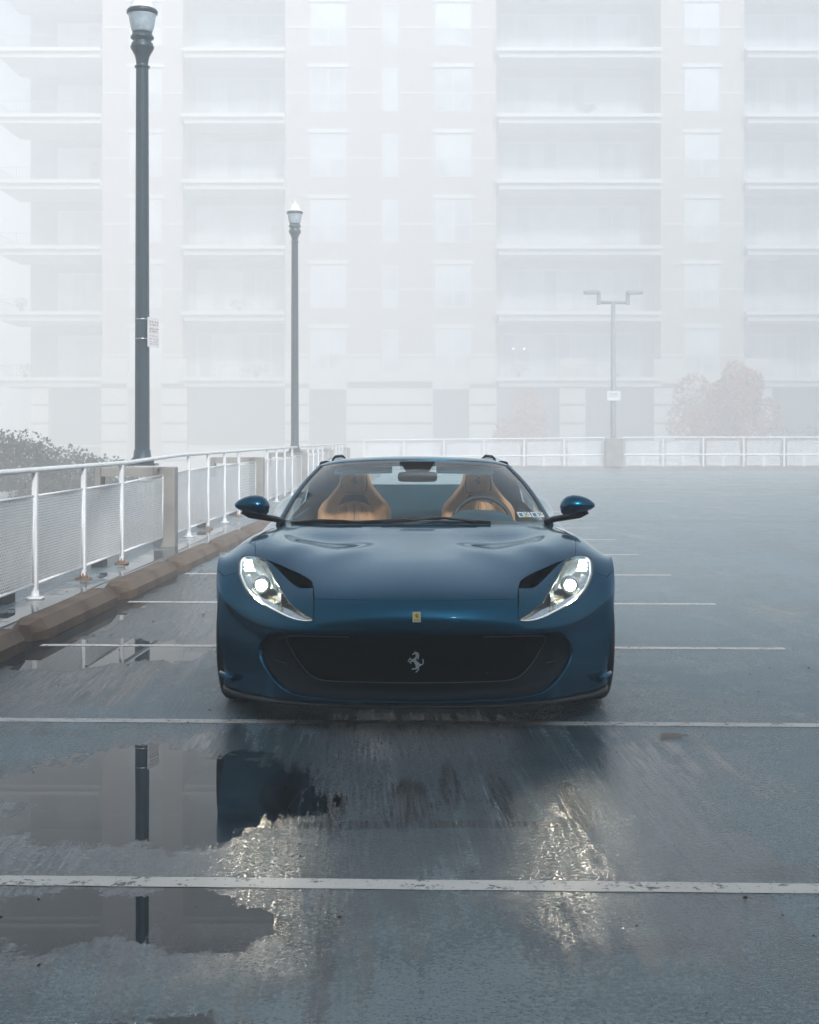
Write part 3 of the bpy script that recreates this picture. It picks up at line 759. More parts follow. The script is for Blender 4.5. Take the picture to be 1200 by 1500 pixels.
# things standing on balconies
def potted(px, k, w, h, lab, dy=0.0):
    z = bz_(SLY[k]); c = Vector((bx_(px), BD + .3 + dy, z))
    root = empty('potted_shrub', tuple(c), lab, 'plant', 'shrubs on the balconies')
    MB().lathe([(.16, z + .003), (.24, z + .35), (.22, z + .35)], (c.x, c.y, 0), 12).build('pot', GAR, root)
    m = MB(); r_ = random.Random(int(px) * 7 + k)
    for i in range(260):
        u = r_.uniform(-1, 1); v_ = r_.uniform(0, 1); d_ = r_.uniform(-1, 1)
        if u * u + d_ * d_ + (v_ * 2 - 1) ** 2 > r_.uniform(.7, 1.15): continue
        q = Vector((c.x + u * w / 2, c.y + d_ * .4, z + .3 + v_ * h)); s = .10
        a1 = Vector((r_.uniform(-1, 1), r_.uniform(-1, 1), r_.uniform(-1, 1))).normalized() * s; a2 = a1.cross(Vector((r_.uniform(-1, 1), r_.uniform(-1, 1), r_.uniform(-1, 1)))).normalized() * s * .6
        m.add([q - a1, q + a2, q + a1, q - a2], [(0, 1, 2, 3)])
    m.build('foliage', LEAF, root)
LEAF = mat('dark_leaf', (.05, .075, .045), .6, noise=.5, scale=4)
potted(137, 3, .9, 1.4, 'rounded shrub on a left balcony, fourth slab from the bottom')
potted(30, 1, 1.3, 1.0, 'low shrub on the outer left corner balcony, second slab')
potted(36, 0, 1.4, 1.0, 'low shrub on the outer left corner balcony, lowest slab')
potted(375, 0, 2.6, .9, 'wide hedge-like planter on the lowest balcony left of the far lamp post')
potted(350, 1, 2.4, .8, 'wide planter on the second balcony left of the far lamp post')
potted(760, 0, 2.0, 1.0, 'planter at the left end of the lowest right-hand balcony')
potted(905, 0, 2.6, .9, 'planter near the right end of the lowest right-hand balcony')
potted(860, 4, 2.0, .8, 'faint planter on a high right-hand balcony')
for px, lb in ((289, 'left of two folded white covers on the lowest balcony'), (317, 'right of two folded white covers on the lowest balcony')):
    z = bz_(SLY[0]); c = (bx_(px), BD + .1)
    m = MB(); m.lathe([(.28, z + .004), (.34, z + .35), (.22, z + .7), (.30, z + .85), (.12, z + 1.15), (.03, z + 1.3)], (c[0], c[1], 0), 9, smooth=False)
    tag(m.build('furniture_cover', SLAB, loc=(c[0], c[1], z)), lb, 'cover')

# ------------------------------------------------------------------ trees and hedges
def tree(name, lab, cx, cy_, z0, zc, rx, rz, n, leaf, colour, seed, cat='tree', trunk=.16):
    r_ = random.Random(seed); root = empty(name, (cx, cy_, z0), lab, cat)
    m = MB(); m.tube([(cx, cy_, z0), (cx + .1, cy_, (z0 + zc) / 2), (cx, cy_ + .1, zc)], [trunk, trunk * .75, trunk * .4], 8)
    for i in range(9):
        a = r_.uniform(0, 6.28); e_ = r_.uniform(.2, 1.0); zz = z0 + (zc - z0) * r_.uniform(.45, .95)
        m.tube([(cx, cy_, zz), (cx + math.cos(a) * rx * .4, cy_ + math.sin(a) * rx * .4, zz + e_ * rz * .4), (cx + math.cos(a) * rx * .75, cy_ + math.sin(a) * rx * .75, zz + e_ * rz * .8)], [trunk * .35, trunk * .2, trunk * .06], 5)
    m.build('trunk', BARK, root)
    cl = [(r_.gauss(0, .5), r_.gauss(0, .5), r_.gauss(0, .5)) for _ in range(34)]
    cl = [(Vector(c) * (1 / max(1, Vector(c).length / .82)), r_.uniform(.22, .42)) for c in cl]
    m = MB()
    for i in range(n):
        c, s = r_.choice(cl)
        d_ = Vector((r_.gauss(0, 1), r_.gauss(0, 1), r_.gauss(0, 1))).normalized() * s * r_.uniform(.6, 1.1) ** .5
        q = c + d_; q = Vector((cx + q.x * rx, cy_ + q.y * rx, zc + q.z * rz))
        if q.z < z0 + .1: continue
        l_ = leaf * r_.uniform(.7, 1.4)
        a1 = Vector((r_.uniform(-1, 1), r_.uniform(-1, 1), r_.uniform(-1, 1))).normalized() * l_; a2 = a1.cross(Vector((r_.uniform(-1, 1), r_.uniform(-1, 1), r_.uniform(-1, 1)))).normalized() * l_ * .55
        m.add([q - a1, q + a2, q + a1, q - a2], [(0, 1, 2, 3)])
    m.build('crown', colour, root)
BARK = mat('bark', (.07, .055, .045), .9, noise=.3, scale=8, bump=.4, bscale=20)
GREEN = mat('evergreen_foliage', (.014, .032, .032), .7, noise=.5, scale=3)
RUSTY = mat('autumn_foliage', (.40, .17, .11), .8, noise=.3, scale=1.5)
tree('evergreen_tree', 'dense dark evergreen crown below the railing at the left photo edge', Xp(8, 34), 34, GROUND_Z, -1.6, 3.2, 2.9, 52000, .045, GREEN, 3)
tree('evergreen_tree', 'smaller dark evergreen in front of the building base, behind the near railing', Xp(112, 37), 37, GROUND_Z, -1.05, 2.25, 2.1, 28000, .05, GREEN, 5)
tree('autumn_tree', 'round reddish brown autumn tree faded by fog behind the back railing', Xp(1062, 98), 98, GROUND_Z, 1.6, 3.7, 5.0, 16000, .13, RUSTY, 9)
tree('autumn_tree', 'low faint brown tree in front of the garage openings right of the car', Xp(770, 104), 104, GROUND_Z, -.4, 2.7, 4.6, 9000, .13, RUSTY, 11)
tree('evergreen_tree', 'faint dark bush at the right edge of the photo behind the back railing', Xp(1180, 100), 100, GROUND_Z, -1, 4.6, 3.4, 8000, .1, GREEN, 13)

# neighbouring ramp seen through the mesh: a white guard beam on posts
root = empty('ramp_guard_wall', (-9.0, 22, GROUND_Z), 'low white guard beam on posts along the lower ramp, seen through the near mesh', 'barrier')
m = MB(); m.box(-9.15, -8.95, 4, 52, -.12, .14); m.build('beam', M['white_metal'], root)
for k in range(18):
    y = 5 + 2.6 * k; m = MB(); m.box(-9.12, -8.98, y - .10, y + .10, GROUND_Z + .01, -.122); m.build('post', CONC, root)
m = MB(); m.box(-14, -8.6, 2, 54, GROUND_Z + .004, GROUND_Z + .02)
tag(m.build('lower_ramp', mat('ramp_concrete', (.14, .15, .155), .5, noise=.2, scale=.8, coat=.5)), kind='structure')

# added block on the photographer's side, out of frame, to shade the near stalls
rb = empty('added_shade_block', (4, -22, GROUND_Z), 'added unseen brick block behind the photographer, shading the near deck and car', 'building')
m = MB(); m.box(-34, 44, -34, -10, GROUND_Z + .01, 15.4); m.build('wall', mat('shade_block_brick', (.10, .075, .065), .9, noise=.2, scale=1), rb)
m = MB()
for i in range(18):
    for k in range(4): m.box(-32 + i * 4.2, -30 + i * 4.2, -10.0, -9.9, 1 + k * 3.6, 2.9 + k * 3.6)
wo_ = m.build('window', mat('shade_block_panes', (.02, .025, .03), .1, coat=1), rb); tag(wo_, kind='stuff')
m = MB(); m.box(-34.5, 44.5, -34.5, -9.6, 15.405, 16.1); m.build('roof', SLAB, rb)

# ------------------------------------------------------------------ the fog
m = MB(); m.box(-430, 430, -430, 430, GROUND_Z - 1.3, TOPZ + 3.0)
hz = m.build('haze'); tag(hz, kind='stuff')
hm = bpy.data.materials.new('fog'); hm.use_nodes = True; t = hm.node_tree; t.nodes.clear()
o_ = N(t, 'ShaderNodeOutputMaterial'); pv = N(t, 'ShaderNodeVolumePrincipled')
pv.inputs['Color'].default_value = (.955, .965, .967, 1); pv.inputs['Density'].default_value = .0165; pv.inputs['Anisotropy'].default_value = -.5
L(t, pv.outputs[0], o_.inputs['Volume']); hz.data.materials.append(hm)
# ================================================================== THE CAR
CX = .030; PCX = 608.7                      # the car's centre plane; photo column of its centre
car = empty('sports_car', (CX, 8.6, 0), 'low midnight blue sports car facing the camera with both headlights on and tan seats inside', 'car')
def cadd(mb, name, mt, parent=None):
    """build with car-local coordinates (x measured from the centre plane)"""
    mb.v = [(p[0] + CX, p[1], p[2]) for p in mb.v]
    return mb.build(name, M[mt] if isinstance(mt, str) else mt, parent or car)
def mir(mb):
    o = MB(); o.add([(-p[0], p[1], p[2]) for p in mb.v], [f[::-1] for f in mb.f]); o.sm = list(mb.sm); return o
def both(mb, name, mt, parents=(None, None)):
    """the piece as built (x > 0) and its mirror image"""
    a = MB(); a.v, a.f, a.sm = list(mb.v), list(mb.f), list(mb.sm)
    b = mir(mb)
    return cadd(a, name, mt, parents[0]), cadd(b, name, mt, parents[1])

class Surf:
    def __init__(s, net, comp=.8):
        P = np.array(net, float); s.nr, s.nc = P.shape[:2]
        left = P[:, :0:-1].copy(); left[..., 0] *= -1
        P = np.concatenate([left, P], 1); s.off = s.nc - 1
        def sm(A, ax):
            A = np.moveaxis(A, ax, 0); B = A.copy(); B[1:-1] = (A[:-2] + 4 * A[1:-1] + A[2:]) / 6; return np.moveaxis(B, 0, ax)
        Q = P + comp * (P - sm(sm(P, 0), 1)); s.Q = Q
        s.bumps = []
    def W(s, t, n):
        t = np.clip(t, 0, n - 1); i = np.minimum(t.astype(int), n - 2); f = t - i
        w = np.zeros((len(t), n)); b = [(1 - f) ** 3 / 6, (3 * f ** 3 - 6 * f ** 2 + 4) / 6, (-3 * f ** 3 + 3 * f ** 2 + 3 * f + 1) / 6, f ** 3 / 6]
        k = np.arange(len(t))
        for j, bj in zip((-1, 0, 1, 2), b):
            q = i + j
            lo = q < 0; hi = q > n - 1; ok = ~(lo | hi)
            np.add.at(w, (k[ok], q[ok]), bj[ok])
            np.add.at(w, (k[lo], np.zeros(lo.sum(), int)), 2 * bj[lo]); np.add.at(w, (k[lo], np.ones(lo.sum(), int)), -bj[lo])
            np.add.at(w, (k[hi], np.full(hi.sum(), n - 1)), 2 * bj[hi]); np.add.at(w, (k[hi], np.full(hi.sum(), n - 2)), -bj[hi])
        return w
    def __call__(s, r, c):
        r = np.atleast_1d(np.asarray(r, float)); c = np.atleast_1d(np.asarray(c, float))
        wr = s.W(r, s.nr); wc = s.W(c + s.off, s.Q.shape[1])
        p = np.einsum('ki,kj,ijd->kd', wr, wc, s.Q)
        for (bx, by, sx, sy, dz, ang) in s.bumps:
            ca, sa = math.cos(ang), math.sin(ang); X = np.abs(p[:, 0]) - bx; Y = p[:, 1] - by
            u = (X * ca + Y * sa) / sx; v_ = (-X * sa + Y * ca) / sy
            p[:, 2] += dz * np.exp(-(u * u + v_ * v_))
        return p
    def normal(s, r, c):
        e = .02
        r = np.atleast_1d(np.asarray(r, float)); c = np.atleast_1d(np.asarray(c, float))
        a = s(np.minimum(r + e, s.nr - 1), c) - s(np.maximum(r - e, 0), c); b = s(r, np.minimum(c + e, s.nc - 1)) - s(r, np.maximum(c - e, -(s.nc - 1)))
        n = np.cross(b, a); return n / np.maximum(np.linalg.norm(n, axis=1, keepdims=True), 1e-9)
    def bvh(s, k=10):
        rr = np.linspace(0, s.nr - 1, (s.nr - 1) * k + 1); cc = np.linspace(0, s.nc - 1, (s.nc - 1) * k + 1)
        RR, CC = np.meshgrid(rr, cc, indexing='ij'); P = s(RR.ravel(), CC.ravel()); m, n = len(rr), len(cc)
        tri = []
        for i in range(m - 1):
            for j in range(n - 1):
                a = i * n + j; tri += [(a, a + 1, a + n + 1), (a, a + n + 1, a + n)]
        s.tri = tri; s.rc = np.stack([RR.ravel(), CC.ravel()], 1); s.P = P
        s.tree = BVHTree.FromPolygons([Vector(p) for p in P], tri)
    def trace(s, dx, py):
        """photo pixel (offset from the car centre, row) -> surface parameters"""
        d = Vector((dx / F, 1, -(py - 642) / F)).normalized()
        hit, nn, fi, dist = s.tree.ray_cast(Vector((0, 0, H)), d)
        if hit is None: return None
        a, b, c = s.tri[fi]; A, B, C = (Vector(s.P[k]) for k in (a, b, c))
        v0, v1, v2 = B - A, C - A, hit - A; d00, d01, d11, d20, d21 = v0.dot(v0), v0.dot(v1), v1.dot(v1), v2.dot(v0), v2.dot(v1)
        den = d00 * d11 - d01 * d01; v = (d11 * d20 - d01 * d21) / den; w = (d00 * d21 - d01 * d20) / den
        return tuple(s.rc[a] * (1 - v - w) + s.rc[b] * v + s.rc[c] * w)

ring = lambda deg, x: (x, 7.35 - .385 * math.cos(R(deg)), .35 + .385 * math.sin(R(deg)))
NET = [
 [(0,6.40,.142),(.23,6.415,.141),(.46,6.495,.137),(.64,6.625,.130),(.78,6.785,.127),(.87,6.885,.130),(.92,6.945,.135),(.94,6.985,.14)],
 [(0,6.385,.205),(.23,6.40,.205),(.46,6.48,.204),(.65,6.615,.203),(.785,6.775,.204),(.872,6.88,.207),(.918,6.94,.21),(.936,6.975,.21)],
 [(0,6.378,.285),(.23,6.393,.284),(.46,6.472,.282),(.65,6.61,.280),(.785,6.77,.279),(.873,6.88,.278),(.922,6.94,.275),(.940,6.972,.27)],
 [(0,6.374,.385),(.23,6.39,.384),(.46,6.468,.380),(.65,6.608,.372),(.785,6.772,.372),(.878,6.885,.372),(.935,6.945,.365),ring(0,.957)],
 [(0,6.365,.450),(.23,6.38,.448),(.46,6.46,.441),(.65,6.605,.432),(.785,6.775,.448),(.88,6.89,.492),(.948,6.968,.535),ring(29,.975)],
 [(0,6.340,.474),(.23,6.353,.472),(.46,6.432,.466),(.65,6.583,.459),(.785,6.755,.475),(.885,6.880,.524),(.953,6.975,.575),ring(40,.985)],
 [(0,6.357,.543),(.23,6.372,.541),(.46,6.457,.537),(.65,6.62,.535),(.79,6.80,.555),(.89,6.93,.595),(.958,7.04,.635),ring(53,.992)],
 [(0,6.42,.612),(.23,6.435,.611),(.46,6.53,.608),(.65,6.71,.612),(.79,6.89,.638),(.885,7.01,.672),(.960,7.12,.688),ring(66,.998)],
 [(0,6.60,.670),(.23,6.615,.669),(.46,6.70,.668),(.65,6.86,.686),(.785,7.00,.716),(.88,7.11,.733),(.965,7.20,.722),ring(80,1.003)],
 [(0,6.85,.722),(.23,6.86,.722),(.46,6.93,.726),(.64,7.03,.752),(.775,7.15,.781),(.875,7.25,.778),(.967,7.32,.740),ring(95,1.005)],
 [(0,7.15,.765),(.23,7.16,.767),(.46,7.20,.775),(.635,7.27,.798),(.775,7.36,.820),(.88,7.42,.804),(.968,7.48,.742),ring(118,1.003)],
 [(0,7.45,.800),(.23,7.455,.802),(.46,7.48,.802),(.63,7.52,.815),(.78,7.58,.838),(.89,7.63,.810),(.972,7.66,.715),ring(145,.998)],
 [(0,7.70,.835),(.23,7.71,.835),(.46,7.75,.828),(.65,7.82,.832),(.80,7.87,.838),(.905,7.88,.79),(.965,7.84,.62),ring(178,.985)],
 [(0,7.95,.865),(.23,7.965,.864),(.47,8.03,.858),(.68,8.10,.853),(.83,8.13,.825),(.925,8.10,.74),(.965,7.98,.50),(.955,7.75,.15)],
]
S = Surf(NET)
S.bumps = [(.47, 7.55, .16, .22, -.024, -.5), (.34, 7.16, .10, .22, .008, .5), (.0, 6.9, .22, .5, .008, 0), (.60, 7.25, .08, .25, .008, .3)]
S.bvh()
def tr(pts):
    """trace photo pixels of the left half; skips misses"""
    out = []
    for px, py in pts:
        q = S.trace(PCX - px, py)
        if q is not None: out.append(q)
    return out
def dens(pl, step=.07, closed=False):
    out = []; n = len(pl)
    for i in range(n if closed else n - 1):
        a, b = np.array(pl[i]), np.array(pl[(i + 1) % n]); k = max(1, int(np.linalg.norm(b - a) / step))
        out += [tuple(a + (b - a) * j / k) for j in range(k)]
    if not closed: out.append(tuple(pl[-1]))
    return out
def smoothpl(pl, it=2, closed=False):
    """round a traced line (corner points kept when open)"""
    p = [np.array(q, float) for q in pl]
    for _ in range(it):
        o = []; n = len(p)
        rngi = range(n) if closed else range(n - 1)
        if not closed: o.append(p[0])
        for i in rngi:
            a, b = p[i], p[(i + 1) % n]; o += [a * .75 + b * .25, a * .25 + b * .75]
        if not closed: o.append(p[-1])
        p = o
    return [tuple(q) for q in p]
# traced lines, photo pixels
q0 = S.trace(0.01, 879.5); shut = [(q0[0], 0.0)] + tr([(570, 879.5), (515, 878.5), (460, 877)])
vtop = tr([(460, 877), (458.4, 861)]); vbot = tr([(460, 877), (459.2, 893), (459, 908)])
lamp_in = tr([(459, 908), (440, 895.5), (422.7, 883), (413.3, 866), (400, 842), (388, 819.5)])
lamp_top = tr([(388, 819.5), (381, 816.5), (374.7, 814.7)])
lamp_t2 = tr([(374.7, 814.7), (364, 813), (354, 815.5), (349.6, 821), (349, 838.7)])
lamp_low = tr([(349, 838.7), (352.6, 851.3), (361.3, 867), (373.3, 878.5), (400, 894), (426.7, 907.5), (444, 910.5), (454, 910.3), (459, 908)])
lamp_t2 = [lamp_top[-1]] + smoothpl(lamp_t2, 2)[1:]; 
lamp_low = smoothpl(lamp_low, 2)
lamp_in = [lamp_in[0]] + smoothpl(lamp_in, 1)[1:-1] + [lamp_in[-1]]
sc_up = tr([(458.4, 861), (456.5, 853), (452, 847.5), (444, 842), (426.7, 834), (405, 824.7), (390.5, 820.1)])
sc_lo = tr([(390.5, 820.1), (400, 826.5), (410.7, 837), (424, 851), (433, 859), (440, 861.7), (450, 861.8), (458.4, 861)])
sc_up = [sc_up[0]] + smoothpl(sc_up, 1)[1:]; sc_lo = smoothpl(sc_lo, 1)
seam = tr([(349, 838.7), (338, 841.5), (328, 844.5)]); seam.append((seam[-1][0] + .12, 7.0))
sh2 = tr([(374.7, 814.7), (373.6, 800), (373.6, 789.5)])
vent = tr([(373.6, 789.5), (378, 786), (386, 779)]); vent = vent + [(13.0, 3.75)]
hrear = tr([(373.6, 789.5), (386, 786.5), (398, 781)])
rr0 = S.trace(.01, 783.5)[0]
hrear = [sh2[-1]] + smoothpl([sh2[-1]] + tr([(380, 786.5), (392, 779.5), (404, 775.5), (418, 777), (436, 781.5), (470, 783.5), (540, 784)]) + [(rr0, 0.0)], 2)[1:]
mouth = tr([(404, 925), (385, 936.5), (377, 950), (381, 967), (391, 985), (403, 1000), (415, 1011), (433, 1018.5), (474, 1024.5), (540, 1027)])
mb0 = S.trace(.01, 1028)[0]; mt0 = S.trace(.01, 930.5)[0]
mtop = tr([(540, 930), (470, 929), (430, 927.5)])
mouth = [(mt0, 0.0)] + mtop + smoothpl(mouth, 2) + [(mb0, 0.0)]

def pip(x, y, poly):
    X = np.array([p[0] for p in poly]); Y = np.array([p[1] for p in poly]); inside = np.zeros(len(x), bool); j = len(X) - 1
    for i in range(len(X)):
        cond = (Y[i] > y) != (Y[j] > y)
        with np.errstate(divide='ignore', invalid='ignore'): xi = (X[j] - X[i]) * (y - Y[i]) / (Y[j] - Y[i]) + X[i]
        inside ^= cond & (x < xi); j = i
    return inside
def segdist(P, poly):
    A = np.array(poly); B = np.roll(A, -1, 0); d = np.full(len(P), 9.)
    for a, b in zip(A, B):
        ab = b - a; t = np.clip(((P - a) @ ab) / max(ab @ ab, 1e-12), 0, 1); d = np.minimum(d, np.linalg.norm(P - (a + t[:, None] * ab), axis=1))
    return d
def panel(name, outer, holes=(), mt='paint', gap=.0016, depth=.016, step=.09, off=0.0, parent=None, mirror=True, surf=None, split=False, skirt=True):
    """a body panel cut out of the surface: outline in surface parameters, thin gaps round it and a folded edge"""
    sf = surf or S
    outer = dens(outer, step * .8, True); holes = [dens(h, step * .8, True) for h in holes]
    V = []; E = []
    for lp in [outer] + holes:
        n0 = len(V); V += lp; E += [(n0 + i, n0 + (i + 1) % len(lp)) for i in range(len(lp))]
    ob = np.array(outer); r0, c0 = ob.min(0); r1, c1 = ob.max(0)
    gr, gc = np.meshgrid(np.arange(r0, r1, step), np.arange(c0, c1, step), indexing='ij')
    G_ = np.stack([gr.ravel(), gc.ravel()], 1)
    k = pip(G_[:, 0], G_[:, 1], outer)
    for h in holes: k &= ~pip(G_[:, 0], G_[:, 1], h)
    G_ = G_[k]
    for lp in [outer] + holes:
        if len(G_): G_ = G_[segdist(G_, lp) > step * .45]
    vin = [Vector(p) for p in V] + [Vector(p) for p in G_]
    vo, eo, fo, ov, oe, of = delaunay_2d_cdt(vin, E, [], 0, 1e-6)
    vo = np.array([tuple(v) for v in vo]); fo = np.array([list(f) for f in fo])
    cen = vo[fo].mean(1); k = pip(cen[:, 0], cen[:, 1], outer)
    for h in holes: k &= ~pip(cen[:, 0], cen[:, 1], h)
    fo = fo[k]
    used = np.unique(fo); rem = -np.ones(len(vo), int); rem[used] = np.arange(len(used)); fo = rem[fo]; vo = vo[used]
    P = sf(vo[:, 0], vo[:, 1]); Nn = sf.normal(vo[:, 0], vo[:, 1])
    P = P + Nn * off
    # consistent winding
    a, b, c = P[fo[:, 0]], P[fo[:, 1]], P[fo[:, 2]]
    fl = (np.cross(b - a, c - a) * Nn[fo].sum(1)).sum(1) < 0; fo[fl] = fo[fl][:, ::-1]
    cnt = {}
    for f in fo:
        for i in range(3):
            e = (f[i], f[(i + 1) % 3]); cnt[e] = 1
    bd = [e for e in cnt if (e[1], e[0]) not in cnt]
    P = P.tolist(); P = [Vector(p) for p in P]; NV = [Vector(n) for n in Nn]
    onmid = [abs(v[1]) < 1e-5 for v in vo]
    inw = {}
    for a, b in bd:
        if onmid[a] and onmid[b]: continue
        t_ = (P[b] - P[a]).normalized()
        for q in (a, b): inw[q] = inw.get(q, Vector((0, 0, 0))) + NV[q].cross(t_)
    P0 = list(P)
    for q, d in inw.items():
        if d.length > 1e-6:
            d.normalize()
            if onmid[q]: d.x = 0
            P[q] = P[q] + d * gap
    vs = list(P); fs = [tuple(int(i) for i in f) for f in fo]; nrm = list(NV)
    if skirt:
        mp = {}
        for a, b in bd:
            if onmid[a] and onmid[b]: continue
            idx = []
            t_ = (P[b] - P[a]).normalized()
            for q in (a, b):
                nrm_out = -(NV[q].cross(t_))
                vs.append(P[q]); nrm.append((NV[q] * .5 + nrm_out * .8).normalized())
                idx.append(len(vs) - 1)
                vs.append(P[q] - NV[q] * depth); nrm.append(nrm_out); idx.append(len(vs) - 1)
            fs.append((idx[0], idx[1], idx[3], idx[2]))
    res = []
    def mk(vs_, fs_, nr_):
        o0 = Vector((CX, 8.6, 0))
        me = bpy.data.meshes.new(name); me.from_pydata([(v[0] + CX - o0.x, v[1] - o0.y, v[2]) for v in vs_], [], fs_)
        me.polygons.foreach_set('use_smooth', [True] * len(fs_)); me.update()
        me.normals_split_custom_set_from_vertices([tuple(n) for n in nr_])
        me.materials.append(M[mt] if isinstance(mt, str) else mt)
        o = bpy.data.objects.new(name, me); COL.objects.link(o); o.parent = parent or car; return o
    n0 = len(vs)
    mv = [Vector((-v[0], v[1], v[2])) for v in vs]; mn = [Vector((-n[0], n[1], n[2])) for n in nrm]; mf = [f[::-1] for f in fs]
    if not mirror: return [mk(vs, fs, nrm)]
    if split: return [mk(vs, fs, nrm), mk(mv, mf, mn)]
    # join the halves along the centre plane
    return [mk(vs + mv, fs + [tuple(i + n0 for i in f) for f in mf], nrm + mn)]

hood_poly = shut + vtop[1:] + sc_up[1:] + lamp_top[:] + sh2[1:] + hrear[1:]
panel('bonnet', hood_poly)
panel('scuttle', [(rr0, 0.0)] + hrear[::-1][1:] + vent[1:] + [(13.0, 0.0)], gap=.0008)
bump_poly = [(0.0, 0.0), (q0[0], 0.0)] + shut[1:] + vbot[1:] + lamp_low[::-1][1:] + seam[1:] + [(0.0, 7.0)]
bumper = panel('front_bumper', bump_poly, [], depth=.02) if False else None
b_outer = [(q0[0], 0.0)] + shut[1:] + vbot[1:] + lamp_low[::-1][1:] + seam[1:] + [(0.0, 7.0), (0.0, 0.0)] + mouth[::-1][0:]
bumper = panel('front_bumper', b_outer, depth=.03)[0]
panel('headlamp_flank', sc_lo[::-1] + [sc_lo[0], lamp_in[-1]] + lamp_in[::-1][1:] + vbot[::-1][1:-1], split=True)
fend = panel('front_fender', [seam[0]] + seam[1:] + [(13.0, 7.0), vent[-1]] + vent[::-1][1:] + sh2[::-1][1:] + lamp_t2[1:], split=True)

def lift(pl, off=0.0, push=(0, 0, 0)):
    a = np.array(pl); P = S(a[:, 0], a[:, 1]) + S.normal(a[:, 0], a[:, 1]) * off + np.array(push); return [Vector(p) for p in P]
def pocket(loop, mt, name, dirv, depth, taper=.85, parents=(None, None), start=-.004):
    """open bowl pushed in from a closed outline"""
    lp = lift(dens(loop, .08, True), start); c = sum(lp, Vector()) / len(lp); d = Vector(dirv).normalized(); m = MB(); rows = []
    for k in range(5):
        f = k / 4; rows.append([c + (p - c) * (1 - (1 - taper) * f) + d * depth * f for p in lp])
    n = len(lp); vs = [p for r in rows for p in r] + [c + d * depth * 1.1]; fs = []
    for i in range(4):
        for j in range(n): fs.append((i * n + j, i * n + (j + 1) % n, (i + 1) * n + (j + 1) % n, (i + 1) * n + j))
    for j in range(n): fs.append((4 * n + j, 4 * n + (j + 1) % n, 5 * n))
    m.add(vs, fs, True); return both(m, name, mt, parents)
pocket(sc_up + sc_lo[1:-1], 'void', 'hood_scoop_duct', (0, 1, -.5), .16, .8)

# ---- headlamps
lamp_poly = lamp_in + lamp_top[1:] + lamp_t2[1:] + lamp_low[1:-1]
hl = []
for sgn in (1, -1):
    h_ = MB(); h_.add([(0, 0, 0)], [])
lens = panel('headlight', lamp_poly, mt='lens', gap=.0035, depth=.002, split=True, off=-.001, step=.12, skirt=False)
bk = pocket(lamp_poly, 'bezel', 'lamp_housing', (-.12, 1, -.28), .10, .80, (lens[0], lens[1]), start=-.003)
# dark seal line round the lens
sl = lift(dens(lamp_poly, .08, True), -.0015)
m = MB(); m.tube(sl, .0038, 5, closed=True); both(m, 'lamp_seal', 'gloss_black', lens)
def onl(px, py, back=0.03):
    q = S.trace(PCX - px, py); p = Vector(S([q[0]], [q[1]])[0]); d = (p - Vector((0, 0, H))).normalized(); return p + d * back
# projector
pc = onl(382.5, 857.5, .055)
m = MB(); m.lathe([(.003, -.012), (.014, -.010), (.022, -.006), (.026, 0), (.026, .006)], tuple(pc), 24, axis='y'); both(m, 'projector_lens', 'proj', lens)
m = MB(); m.lathe([(.028, -.004), (.034, -.006), (.042, .002), (.044, .05)], tuple(pc), 24, axis='y', ends=False); both(m, 'projector_ring', 'silver', lens)
for s_ in (1, -1):
    sl_d = bpy.data.lights.new('headlamp_beam', 'SPOT'); sl_d.energy = 1.4; sl_d.color = (1, .88, .70); sl_d.spot_size = R(75); sl_d.spot_blend = .9; sl_d.shadow_soft_size = .028
    so_ = bpy.data.objects.new('headlamp_beam', sl_d); COL.objects.link(so_); so_.parent = car
    so_.location = (s_ * pc.x, pc.y - .03 - 8.6, pc.z); so_.rotation_euler = Vector((0, 1, .10)).to_track_quat('Z', 'Y').to_euler()
# three daytime blocks
for (ax, ay, w) in ((363, 821.5, 6.6), (363.8, 827.8, 7.6), (365, 834.2, 8.4)):
    m = MB(); pts = [onl(ax - w, ay - 2.0, .018), onl(ax + w * .85, ay - 2.0, .03), onl(ax + w, ay + 2.2, .03), onl(ax - w * .8, ay + 2.2, .018)]
    bk_ = [p + Vector((0, .02, -.004)) for p in pts]
    m.add(pts + bk_, [(0, 1, 2, 3), (7, 6, 5, 4), (0, 4, 5, 1), (1, 5, 6, 2), (2, 6, 7, 3), (3, 7, 4, 0)]); both(m, 'daytime_light', 'drl', lens)
# light guide along the outer rim
gl_ = lift(smoothpl(lamp_t2[3:] + lamp_low[:-3], 1), -.010, (-.007, .004, .004)); m = MB(); m.tube(gl_[::2], .0042, 6); both(m, 'light_guide', emis('guide_glow', (.9, .95, 1.0), .22), lens)
# ribbed reflector blades beside the inner edge
for k in range(6):
    f = k * 2.6; pts = [onl(379 + f * .9, 819 + f * .35, .03), onl(384 + f * .9, 830 + f, .035), onl(391 + f * .7, 842 + f, .04), onl(399 + f * .35, 858 + f * .6, .045)]
    m = MB(); P_ = [[p + Vector((0, -.004, .003)) for p in pts], [p + Vector((-.005, .012, -.003)) for p in pts]]; m.grid(P_); both(m, 'reflector_blade', 'silver', lens)
